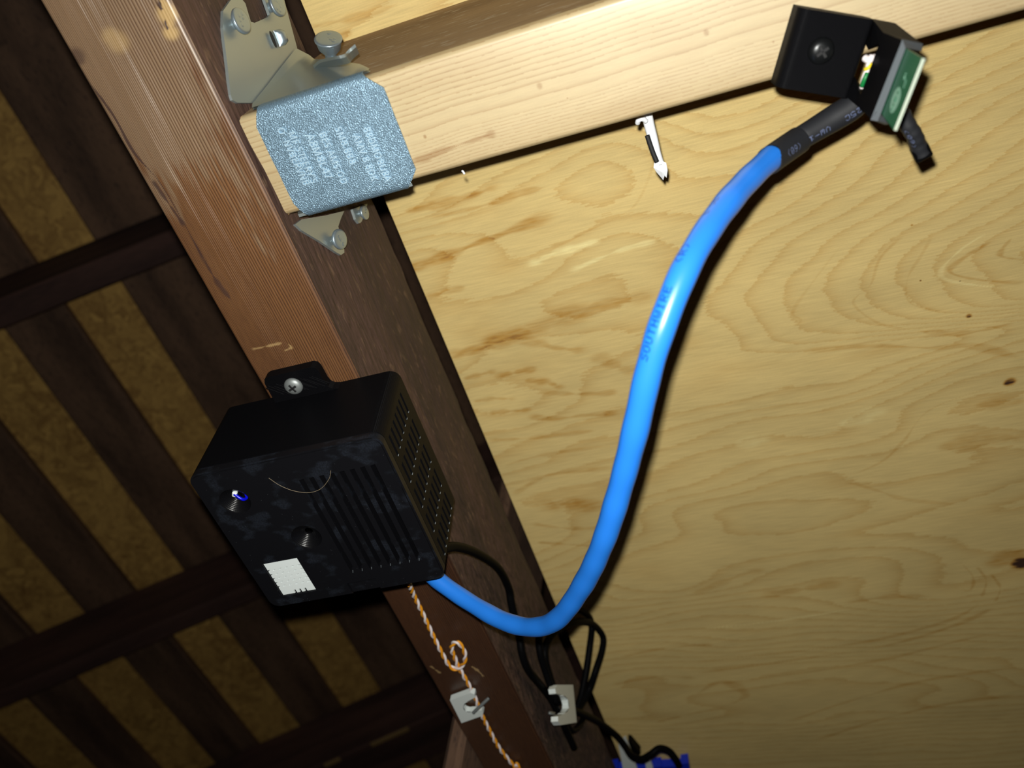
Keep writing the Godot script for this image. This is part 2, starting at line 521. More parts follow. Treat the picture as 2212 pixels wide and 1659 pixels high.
func beam_edge_picture() -> ImageTexture:
	# ribbed edge of the old beam: u over its 41.4 mm, v over 720 mm; the soft wood between the ribs is darker and dirty
	var w := 512
	var h := 2048
	var mm0 := Vector2(BX0 * 1000.0, -660)
	var mm1 := Vector2(BX1 * 1000.0, 60)
	var f := strokes([
		[0.5, 0.9, "L", [-187.5, -16.9, -185.3, -30.1, -185.4, -43.1, -182.1, -56.0, -182.0, -75.1, -182.5, -89.3]],
		[0.7, 0.8, "L", [-184.5, -53.6, -183.4, -62.8, -182.3, -72.2]],
		[0.9, 0.7, "L", [-182.2, -85.5, -182.1, -95.0, -180.6, -103.8]],
		[2.2, -1.0, "K", [-149.1, -4.4, -149.8, -8.3, -151.4, -13.0]],
		[0.9, 0.9, "L", [-150.1, -4.1, -151.1, -8.6, -152.2, -13.2]],
		[2.6, -0.5, "K", [-171.3, -8.3, -170.1, -10.4]],
		[2.0, 0.6, "K", [-186.2, -9.0, -186.0, -11.3]],
		[0.7, -0.7, "L", [-163.7, -327.4, -161.4, -331.5, -160.0, -336.3]],
		[0.6, -0.6, "L", [-184.5, -324.4, -181.6, -330.5]],
		[0.6, -0.6, "L", [-183.3, -125.6, -176.0, -125.8, -169.9, -125.9]],
		[0.5, -0.6, "L", [-171.3, -129.5, -167.5, -128.7, -167.9, -127.1]],
	], w, h, mm0, mm1)
	var big := noise(31, 0.02)
	var fib := noise(32, 0.9, FastNoiseLite.TYPE_SIMPLEX_SMOOTH, 2)
	var bytes := PackedByteArray()
	bytes.resize(w * h * 3)
	var line := PackedFloat32Array()
	for x in w:
		line.append(rib(41.4 * x / w))
	var k := 0
	for y in h:
		var l := 720.0 * y / h
		for x in w:
			var u := 41.4 * x / w
			var t := 0.45 + big.get_noise_2d(u * 0.7, l * 0.2) * 0.55 + fib.get_noise_2d(u * 0.8, l * 0.1) * 0.18
			var rb := line[x]
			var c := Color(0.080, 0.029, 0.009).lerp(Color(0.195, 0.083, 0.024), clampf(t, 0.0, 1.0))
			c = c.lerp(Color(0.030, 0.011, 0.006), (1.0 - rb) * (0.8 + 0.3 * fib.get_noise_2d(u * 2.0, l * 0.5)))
			# far half soaked by an old dark stain, near end's flash sheen painted pale on the ribs
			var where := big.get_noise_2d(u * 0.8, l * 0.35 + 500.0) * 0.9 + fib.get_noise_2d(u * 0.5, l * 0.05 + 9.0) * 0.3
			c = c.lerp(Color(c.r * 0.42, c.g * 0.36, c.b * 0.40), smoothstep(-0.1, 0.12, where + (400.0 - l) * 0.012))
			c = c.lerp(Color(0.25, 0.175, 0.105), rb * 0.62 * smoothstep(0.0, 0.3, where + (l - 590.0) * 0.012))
			var s := f[y * w + x]
			if s > 0.0:
				c = c.lerp(Color(0.035, 0.014, 0.012), minf(s, 1.0))
			else:
				c = c.lerp(Color(0.44, 0.29, 0.12), minf(-s, 1.0))
			bytes[k] = int(clampf(pow(maxf(c.r, 0.0), 0.4545), 0.0, 1.0) * 255.0)
			bytes[k + 1] = int(clampf(pow(maxf(c.g, 0.0), 0.4545), 0.0, 1.0) * 255.0)
			bytes[k + 2] = int(clampf(pow(maxf(c.b, 0.0), 0.4545), 0.0, 1.0) * 255.0)
			k += 3
	return picture(w, h, bytes)


# height 0..1 of the ribs across the beam's edge, u in mm from its left side
func rib(u: float) -> float:
	if ridges.is_empty():
		var g := RandomNumberGenerator.new()
		g.seed = 5
		var at := 0.0
		while at < 42.5:
			ridges.append(at)
			at += (0.55 if at < 12.0 else (0.7 if at < 19.0 else 1.05)) * g.randf_range(0.8, 1.25)
	for i in ridges.size() - 1:
		if u < ridges[i + 1]:
			var e := (u - ridges[i]) / (ridges[i + 1] - ridges[i])
			return smoothstep(0.0, 0.32, e) * smoothstep(0.0, 0.25, 1.0 - e)
	return 1.0


func osb_picture() -> ImageTexture:
	# pressed strands lying every way
	var w := 768
	var layers := []
	for i in 4:
		var n := FastNoiseLite.new()
		n.seed = 40 + i
		n.noise_type = FastNoiseLite.TYPE_CELLULAR
		n.frequency = 0.012
		n.cellular_return_type = FastNoiseLite.RETURN_CELL_VALUE
		n.cellular_jitter = 1.0
		layers.append(n)
	var pick := noise(47, 0.02)
	var fib := noise(48, 0.2)
	var bytes := PackedByteArray()
	bytes.resize(w * w * 3)
	var k := 0
	for y in w:
		for x in w:
			var a := int(clampf((pick.get_noise_2d(x, y) + 0.55) * 3.6, 0.0, 3.0))
			var ang := 0.35 + a * 0.78
			var p := Vector2(x, y).rotated(ang)
			var n: FastNoiseLite = layers[a]
			var v := n.get_noise_2d(p.x * 0.6, p.y * 2.4)
			var t := 0.55 + v * 0.4 + fib.get_noise_2d(p.x * 0.1, p.y) * 0.25
			var c := Color(0.24, 0.105, 0.020).lerp(Color(0.84, 0.52, 0.14), clampf(t, 0.0, 1.0))
			bytes[k] = int(pow(c.r, 0.4545) * 255.0)
			bytes[k + 1] = int(pow(c.g, 0.4545) * 255.0)
			bytes[k + 2] = int(pow(c.b, 0.4545) * 255.0)
			k += 3
	return picture(w, w, bytes)


# print on a round cable: u round it (0.5 faces the room), v along it
func printed(w: int, h: int, per_mm: float, base: Color, ink: Color, words: Array) -> ImageTexture:
	var im := Image.create(w, h, false, Image.FORMAT_RGB8)
	im.fill(base)
	for t in words:   # [text, start mm, u of the letters' middle, dot mm, dir]
		var v: float = t[1] * per_mm
		var dot: float = t[3] * per_mm
		for ch in t[0]:
			var g: Array = FONT[ch]
			for cx in 5:
				for cy in 7:
					if int(g[cx]) >> cy & 1:
						var px: float = t[2] * w + (cy - 3.0) * dot * t[4] * t[5]
						var py: float = v + t[4] * cx * dot
						im.fill_rect(Rect2i(int(px), int(py), maxi(1, int(round(dot * t[5] * 0.9))), maxi(1, int(round(dot * 0.9)))), ink)
			v += t[4] * dot * 6.6
	return ImageTexture.create_from_image(im)


func materials() -> void:
	var ply := plywood_picture()
	M.ply = mat(Color.WHITE, 0.5, 0.0, ply)
	M.ply.metallic_specular = 0.4
	M.pine = mat(Color.WHITE, 0.44, 0.0, pine_picture(), Vector3(25.0, 1.0 / 0.34, 1))
	M.pine.metallic_specular = 0.8
	M.pine_side = mat(Color.WHITE, 0.8, 0.0, timber_picture(71, 256, 1024, Vector2(90, 360), Color(0.19, 0.108, 0.045), Color(0.36, 0.235, 0.115), Color(0.50, 0.43, 0.33), 0.7), Vector3(1.0 / 0.09, 1.0 / 0.36, 1))
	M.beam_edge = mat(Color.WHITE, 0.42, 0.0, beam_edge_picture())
	M.beam_edge.metallic_specular = 0.85
	M.beam_side = mat(Color.WHITE, 0.75, 0.0, timber_picture(81, 384, 1536, Vector2(100, 480), Color(0.024, 0.0115, 0.008), Color(0.076, 0.036, 0.024), Color(0.22, 0.13, 0.07), 0.35), Vector3(10.0, 1.0 / 0.48, 1))
	relief(M.beam_side, noise_tex(63, 0.05, 512), 0.5)
	M.osb = mat(Color.WHITE, 0.75, 0.0, osb_picture(), Vector3(2.0, 2.0, 1))
	M.board = mat(Color.WHITE, 0.8, 0.0, timber_picture(91, 256, 1024, Vector2(200, 1400), Color(0.070, 0.034, 0.018), Color(0.20, 0.108, 0.060), Color(0.03, 0.014, 0.01), 0.8), Vector3(5.0, 1.0 / 1.4, 1))
	M.rafter = mat(Color.WHITE, 0.85, 0.0, timber_picture(95, 128, 512, Vector2(100, 900), Color(0.040, 0.016, 0.012), Color(0.115, 0.050, 0.036), Color.BLACK, 0.0), Vector3(10.0, 1.0 / 0.9, 1))
	M.wall = mat(Color(0.16, 0.12, 0.09), 0.9)
	M.floor = mat(Color(0.25, 0.24, 0.23), 0.9)
	M.lit_edge_paint = mat(Color(0.62, 0.50, 0.30), 0.7)  # painted light: the lit underside of the last rafter
	var zinc := mat(Color(0.50, 0.61, 0.69), 0.38, 0.6)
	zinc.uv1_triplanar = true
	zinc.uv1_scale = Vector3(30, 30, 30)
	relief(zinc, noise_tex(64, 0.11, 512, 3), 0.9)
	M.zinc = zinc
	M.zinc_smooth = mat(Color(0.62, 0.66, 0.66), 0.36, 0.6)
	M.letter = mat(Color(0.72, 0.83, 0.90), 0.48, 0.35)
	M.nail = mat(Color(0.62, 0.68, 0.72), 0.34, 0.75)
	M.steel = mat(Color(0.55, 0.57, 0.57), 0.5, 0.6)
	# printed plastic: fine layer lines, black, with grey dust where the photograph shows its smears
	var lines := PackedByteArray()
	lines.resize(256 * 256 * 3)
	for y in 256:
		for x in 256:
			var v := int(128 + 90 * sin(y * TAU / 8.0) + rng.randf() * 24)
			for q in 3:
				lines[(y * 256 + x) * 3 + q] = v
	var im := Image.create_from_data(256, 256, false, Image.FORMAT_RGB8, lines)
	im.bump_map_to_normal_map(4.0)
	var layer := ImageTexture.create_from_image(im)
	M.black = mat(Color(0.045, 0.045, 0.054), 0.42)
	M.black.metallic_specular = 0.14
	M.black.uv1_triplanar = true
	M.black.uv1_scale = Vector3(130, 130, 130)
	relief(M.black, layer, 1.0)
	M.thread_glint = mat(Color(0.42, 0.45, 0.47), 0.4)  # black plastic threads, their glint put into a grey colour
	M.gloss = mat(Color(0.04, 0.04, 0.05), 0.3)
	var dust := mat(Color.WHITE, 0.36, 0.0, dust_picture())
	dust.metallic_specular = 0.22
	dust.uv1_triplanar = true
	dust.uv1_scale = Vector3(9.5, 9.5, 9.5)
	M.lid = dust
	M.white = mat(Color(0.86, 0.89, 0.89), 0.45)
	M.ink = mat(Color(0.45, 0.52, 0.54), 0.7)
	M.blue_part = mat(Color(0.03, 0.05, 0.75), 0.3)
	M.pcb = mat(Color(0.03, 0.40, 0.26), 0.4)
	M.pcb_edge = mat(Color(0.58, 0.62, 0.56), 0.6)
	M.silk = mat(Color(0.55, 0.75, 0.66), 0.6)
	M.grey_plastic = mat(Color(0.30, 0.32, 0.34), 0.6)
	M.cable = mat(Color.WHITE, 0.34, 0.0, printed(192, 2048, 6.4, Color(0.14, 0.46, 0.85), Color(0.01, 0.08, 0.40), [
		["SOUTHWIRE", 205.5, 0.61, 0.31, 1.0, 1.36], ["(R)", 229.0, 0.585, 0.31, 1.0, 1.36], ["E 5E", 246.0, 0.56, 0.31, 1.0, 1.36]]), Vector3(1, 1.0 / 0.32, 1))
	M.shrink = mat(Color.WHITE, 0.55, 0.0, printed(160, 512, 8.0, Color(0.11, 0.115, 0.13), Color(0.34, 0.38, 0.50), [
		["(60)", 10.5, 0.60, 0.27, -1.0, 0.8], ["VW-1", 23.5, 0.62, 0.27, -1.0, 0.8], ["125C", 35.5, 0.62, 0.27, -1.0, 0.8]]), Vector3(1, 1.0 / 0.064, 1))
	M.cord = mat(Color(0.035, 0.035, 0.04), 0.45)
	M.cord.metallic_specular = 0.12
	M.orange = mat(Color(0.88, 0.58, 0.10), 0.45)
	M.white_wire = mat(Color(0.90, 0.86, 0.86), 0.45)
	M.clip = mat(Color(0.84, 0.87, 0.86), 0.4)
	M.blue_plastic = mat(Color(0.05, 0.17, 0.72), 0.5)
	M.sheath = mat(Color(0.90, 0.91, 0.93), 0.45)
	M.yellow = mat(Color(0.85, 0.75, 0.05), 0.5)
	M.green = mat(Color(0.05, 0.45, 0.22), 0.5)
	M.hair = mat(Color(0.45, 0.40, 0.32), 0.6)
	M.dark_gap = mat(Color(0.06, 0.06, 0.07), 0.7)


func dust_picture() -> ImageTexture:
	var w := 512
	var cloud := noise(101, 0.012)
	var speck := noise(102, 0.22)
	var rub := noise(103, 0.05)
	var bytes := PackedByteArray()
	bytes.resize(w * w * 3)
	var k := 0
	for y in w:
		for x in w:
			var d := smoothstep(0.10, 0.50, cloud.get_noise_2d(x, y) + rub.get_noise_2d(x * 0.5, y) * 0.25)
			d *= 0.45 + 0.45 * speck.get_noise_2d(x, y)
			var c := Color(0.0024, 0.0025, 0.0035).lerp(Color(0.0115, 0.0145, 0.022), clampf(d, 0.0, 1.0))
			if speck.get_noise_2d(x * 1.7 + 400.0, y * 1.7) > 0.72:
				c = c.lerp(Color(0.07, 0.075, 0.085), 0.6)
			bytes[k] = int(pow(c.r, 0.4545) * 255.0)
			bytes[k + 1] = int(pow(c.g, 0.4545) * 255.0)
			bytes[k + 2] = int(pow(c.b, 0.4545) * 255.0)
			k += 3
	return picture(w, w, bytes)


# ==================================================================== the shed
func roof_y(x: float) -> float:
	return PITCH * x + 1.345 * NEAR * sqrt(1.0 + PITCH * PITCH)


func shell() -> void:
	var x0 := -1.9
	var x1 := 1.6
	var z0 := -2.4
	var z1 := 1.28
	start(Vector3(0, -1.7, 0))
	span(Vector3(x0 - 0.1, -1.8, z0 - 0.1), Vector3(x1 + 0.1, -1.7, z1 + 0.1), 0.001)
	structure(put("floor", M.floor))
	start(Vector3(x0, -1.7, 0))
	span(Vector3(x0 - 0.1, -1.7, z0 - 0.1), Vector3(x0, roof_y(x0), z1 + 0.1), 0.001)
	structure(put("wall_left", M.wall))
	start(Vector3(x1, -1.7, 0))
	span(Vector3(x1, -1.7, z0 - 0.1), Vector3(x1 + 0.1, roof_y(x1), z1 + 0.1), 0.001)
	structure(put("wall_right", M.wall))
	for e in [["wall_back", z0 - 0.1], ["wall_front", z1]]:
		start(Vector3(0, -1.7, e[1]))
		prism(PackedVector2Array([Vector2(x0, -1.7), Vector2(x1, -1.7), Vector2(x1, roof_y(x1)), Vector2(x0, roof_y(x0))]), Transform3D(Basis(), Vector3(0, 0, e[1])), 0.1)
		structure(put(e[0], M.wall))


# a point of the roof: s up the slope, k metres square off the lens, z along the boards
func slope(s: float, k: float, z: float) -> Vector3:
	var c := 1.0 / sqrt(1.0 + PITCH * PITCH)
	return Vector3(s * c - k * PITCH * c, s * PITCH * c + k * c, z) * NEAR


func slope_box(s0: float, s1: float, k0: float, k1: float, za: float, zb: float, b: float) -> void:
	var c := 1.0 / sqrt(1.0 + PITCH * PITCH)
	var ax := Vector3(c, PITCH * c, 0)
	var ay := Vector3(-PITCH * c, c, 0)
	cbox(Transform3D(Basis(ax, ay, Vector3(0, 0, 1)), slope((s0 + s1) / 2, (k0 + k1) / 2, (za + zb) / 2)), Vector3(s1 - s0, k1 - k0, zb - za) * NEAR, b)


func roof() -> void:
	var base := slope(0, 1.345, -0.7)
	var top := Node3D.new()
	top.name = "ceiling"
	add_child(top)
	top.position = base + C
	structure(top)
	start(base)
	grain = Vector3(0, 0, 1)
	slope_box(-2.2, 2.9, 1.345, 1.360, -3.1, 1.7, 0.001)
	put("strand_board", M.osb, top)
	var i := 0
	var s := -0.4236 - 8 * 0.1955
	while s < 2.75:
		start(base)
		var off := rng.randf_range(-0.004, 0.004)
		slope_box(s + off * 0.5, s + (0.16 if i == 8 else 0.0955) + off, 1.326 + rng.randf_range(-0.002, 0.001), 1.3446, -3.0, 1.6, 0.002)
		put("sheathing_board", M.board, top)
		s += 0.1955
		i += 1
	# rafters, each in its own place over the tie beam
	grain = slope(1, 0, 0) - slope(0, 0, 0)
	var list := [[-0.316, -0.2765, "dark brown rafter crossing the roof boards at upper left"], [-0.9265, -0.891, "dark brown rafter crossing the roof boards below the black box"], [-1.50, -1.385, "wide dark rafter with its lit edge painted as a pale strip, lowest and farthest of the rafters"]]
	for r in list:
		var o := thing("rafter", r[2], "rafter", slope(-0.6, 1.2, (r[0] + r[1]) / 2))
		start()
		slope_box(-2.1, 2.75, 1.2, 1.3245, r[0], r[1], 0.002)
		put("timber", M.rafter, o)
		if r[0] < -1.2:  # added pale strips paint the flash's light on this rafter's lower edge
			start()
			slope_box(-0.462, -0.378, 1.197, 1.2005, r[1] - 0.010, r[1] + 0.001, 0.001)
			put("lit_edge_strip", M.lit_edge_paint, o).set_meta("label", "pale strip painted as light along the lower edge")
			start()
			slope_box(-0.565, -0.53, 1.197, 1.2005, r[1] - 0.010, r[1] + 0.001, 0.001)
			put("lit_edge_strip", M.lit_edge_paint, o)


func deck_and_joists() -> void:
	# plywood deck, its underside in view
	start(Vector3(0.43, DECK_Y, -0.3))
	grain = Vector3(1, 0, 0)
	var lo := Vector3(BX1 - 0.0004, DECK_Y, -0.90)
	var hi := Vector3(1.03, DECK_Y + 0.0155, 0.32)
	var e := [Vector3(lo.x, DECK_Y, lo.z), Vector3(hi.x, DECK_Y, lo.z), Vector3(hi.x, DECK_Y, hi.z), Vector3(lo.x, DECK_Y, hi.z)]
	for t in [[0, 2, 1], [0, 3, 2]]:
		for v in t:
			var p: Vector3 = e[v]
			st.set_normal((e[t[2]] - e[t[0]]).cross(e[t[1]] - e[t[0]]).normalized())
			st.set_uv(Vector2((p.x + 0.16) / 0.41, (p.z + 0.64) / 0.66))
			st.add_vertex(p - org)
	var up := Vector3(0, hi.y - lo.y, 0)
	poly([e[0] + up, e[1] + up, e[2] + up, e[3] + up], Vector3.UP)
	for i in 4:
		var a: Vector3 = e[i]
		var b: Vector3 = e[(i + 1) % 4]
		poly([a, b, b + up, a + up], (a + b) * 0.5 - (lo + hi) * 0.5)
	tag(put("plywood_panel", M.ply), "yellow plywood deck panel with knots lying over the joist", "plywood")

	# tie beam: ribbed lower edge, rough right side
	var beam := thing("tie_beam", "old red-brown tie beam with a ribbed lower edge carrying the black box", "beam", Vector3((BX0 + BX1) / 2, BEAM_Y, -0.3))
	start()
	var zs := [1.28, 0.5, 0.2]
	var z := 0.05
	while z > -0.66:
		zs.append(z)
		z -= 0.008
	zs += [-0.7, -1.2, -2.4]
	var us := PackedFloat32Array()
	rib(0.0)
	for i in ridges.size() - 1:
		var d := ridges[i + 1] - ridges[i]
		for q in [0.0, 0.3, 0.75]:
			if ridges[i] + d * q < 41.3:
				us.append(ridges[i] + d * q)
	us.append(41.4)
	var wv := noise(201, 0.006)
	var bump := noise(202, 0.05)
	var rows := []
	var uvs := []
	for zz in zs:
		var line := PackedVector3Array()
		var uv := PackedVector2Array()
		for u in us:
			var edge: float = sin(PI * clampf(u / 41.4, 0.0, 1.0))
			var x: float = BX0 + u * 0.001 + wv.get_noise_2d(zz * 1000.0, 3.0) * 0.0016 * edge
			var deep: float = (0.00010 if u < 12.0 else 0.00026) * (0.6 + 0.8 * absf(bump.get_noise_2d(zz * 300.0, u * 3.0)))
			var round_off: float = 0.0011 * pow(maxf(0.0, 1.0 - minf(u, 41.4 - u) / 1.4), 2.0)
			line.append(Vector3(x, BEAM_Y + (1.0 - rib(u + 0.0001)) * deep + round_off + bump.get_noise_2d(zz * 1000.0 * 0.3, u) * 0.0002, zz))
			uv.append(Vector2(u / 41.4, (zz * 1000.0 + 660.0) / 720.0))
		rows.append(line)
		uvs.append(uv)
	grid(rows, false, uvs)
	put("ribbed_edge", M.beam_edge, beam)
	start()
	grain = Vector3(0, 0, 1)
	rows = []
	uvs = []
	var rough := noise(203, 0.03)
	for zz in zs:
		var line := PackedVector3Array()
		var uv := PackedVector2Array()
		for k in 25:
			var y := lerpf(BEAM_Y + 0.0011, BEAM_TOP + rough.get_noise_2d(zz * 1500.0, 5.0) * 0.0016, k / 24.0)
			var wane: float = 0.0015 * smoothstep(0.85, 1.0, k / 24.0)
			line.append(Vector3(BX1 - wane + rough.get_noise_2d(zz * 260.0, y * 1600.0) * 0.0009 * (0.0 if k == 0 else 1.0), y, zz))
			uv.append(Vector2(y, zz))
		rows.append(line)
		uvs.append(uv)
	grid(rows, false, uvs)
	put("rough_side", M.beam_side, beam).set_meta("label", "rough dark brown side with tan scuffs")
	start()
	poly([Vector3(BX0, BEAM_Y + 0.0011, 1.28), Vector3(BX0, BEAM_Y + 0.0011, -2.4), Vector3(BX0, BEAM_TOP, -2.4), Vector3(BX0, BEAM_TOP, 1.28)], Vector3.LEFT)
	poly([Vector3(BX0, BEAM_TOP, 1.28), Vector3(BX0, BEAM_TOP, -2.4), Vector3(BX1 - 0.003, BEAM_TOP, -2.4), Vector3(BX1 - 0.003, BEAM_TOP, 1.28)], Vector3.UP)
	for zz in [1.28, -2.4]:
		poly([Vector3(BX0, BEAM_Y + 0.001, zz), Vector3(BX1, BEAM_Y + 0.001, zz), Vector3(BX1, BEAM_TOP, zz), Vector3(BX0, BEAM_TOP, zz)], Vector3(0, 0, zz + 0.5))
	put("far_sides", M.beam_side, beam)

	# pine joist in its hanger
	var j := thing("pine_joist", "pale new pine joist running from the metal hanger to upper right", "joist", Vector3(0.9, BEAM_Y, -0.0605))
	grain = Vector3(1, 0, 0)
	start()
	rows = []
	uvs = []
	var x := -0.1432
	var xs := []
	while x < 0.25:
		xs.append(x)
		x += 0.006
	xs += [0.6, 1.6]
	var zp := [[-0.0428, 0.0032], [-0.0430, 0.0016], [-0.0437, 0.0005], [-0.0448, 0.0], [-0.052, 0.0], [-0.061, 0.0], [-0.070, 0.0], [-0.0762, 0.0], [-0.0774, 0.0006], [-0.0782, 0.0018], [-0.0785, 0.0034]]
	var wood := noise(204, 0.02)
	for xx in xs:
		var line := PackedVector3Array()
		var uv := PackedVector2Array()
		for q in zp:
			var nick: float = 0.0011 * absf(wood.get_noise_2d(q[0] * 30000.0, 8.0)) if xx < -0.142 else 0.0
			line.append(Vector3(xx - nick, BEAM_Y + q[1] + wood.get_noise_2d(xx * 900.0, q[0] * 4000.0) * 0.00012, q[0]))
			uv.append(Vector2(-q[0] - 0.041, xx + 0.1432))
		rows.append(line)
		uvs.append(uv)
	grid(rows, false, uvs)
	put("lower_edge", M.pine, j)
	start()
	poly([Vector3(-0.1432, BEAM_Y + 0.0032, -0.0428), Vector3(1.6, BEAM_Y + 0.0032, -0.0428), Vector3(1.6, DECK_Y, -0.0428), Vector3(-0.1432, DECK_Y, -0.0428)], Vector3(0, 0, 1))
	poly([Vector3(-0.1432, BEAM_Y + 0.0034, -0.0785), Vector3(1.6, BEAM_Y + 0.0034, -0.0785), Vector3(1.6, DECK_Y, -0.0785), Vector3(-0.1432, DECK_Y, -0.0785)], Vector3(0, 0, -1))
	poly([Vector3(-0.1432, BEAM_Y + 0.001, -0.0428), Vector3(-0.1432, BEAM_Y + 0.001, -0.0785), Vector3(-0.1432, DECK_Y, -0.0785), Vector3(-0.1432, DECK_Y, -0.0428)], Vector3.LEFT)
	poly([Vector3(-0.1432, DECK_Y, -0.0428), Vector3(1.6, DECK_Y, -0.0428), Vector3(1.6, DECK_Y, -0.0785), Vector3(-0.1432, DECK_Y, -0.0785)], Vector3.UP)
	put("weathered_side", M.pine_side, j).set_meta("label", "grey-brown weathered side with white scuffs")

	# post on the left of the beam, far end
	var pz: float = -0.3872
	var pxl: float = -0.1996
	start(Vector3((pxl + BX0) / 2, -1.7, pz - 0.045))
	grain = Vector3.UP
	span(Vector3(pxl, -1.7, pz - 0.09), Vector3(BX0 - 0.0005, roof_y(pxl) - 0.13, pz), 0.003)
	tag(put("wooden_post", M.board), "brown upright post against the far left side of the tie beam", "post")


# ==================================================================== metal hanger
func nail(label: String, at: Vector3, out: Vector3, r: float, head: float, neck: float, squash := 1.0) -> void:
	# a driven nail: flat, slightly dished head with hammer marks, cone under it, shank into the wood
	var b := Basis()
	b.y = out.normalized()
	b.x = b.y.cross(Vector3(0.31, 0.2, 0.93)).normalized()
	b.z = b.x.cross(b.y)
	var xf := Transform3D(b, at)
	var o := thing("nail", label, "nail", at, "")
	start()
	lathe([Vector2(0.0001, neck + head), Vector2(r * 0.5, neck + head * 1.02), Vector2(r * 0.8, neck + head * 0.95), Vector2(r * 0.97, neck + head * 0.85), Vector2(r, neck + head * 0.6), Vector2(r * 0.99, neck + head * 0.25), Vector2(r * 0.92, neck), Vector2(r * 0.55 * squash, neck * 0.45), Vector2(r * 0.42, 0.0), Vector2(r * 0.42, -0.006), Vector2(0.0001, -0.007)], xf, 28)
	put("head", M.nail, o)
	start()
	for k in 5:
		var a := rng.randf() * TAU
		var d := rng.randf_range(0.1, 0.6) * r
		var c := xf * Vector3(cos(a) * d, neck + head * 1.0, sin(a) * d)
		lathe([Vector2(0.00001, 0.00016), Vector2(r * 0.13, 0.00008), Vector2(r * 0.2, -0.00006)], Transform3D(b, c), 10)
	put("hammer_mark", M.nail, o)


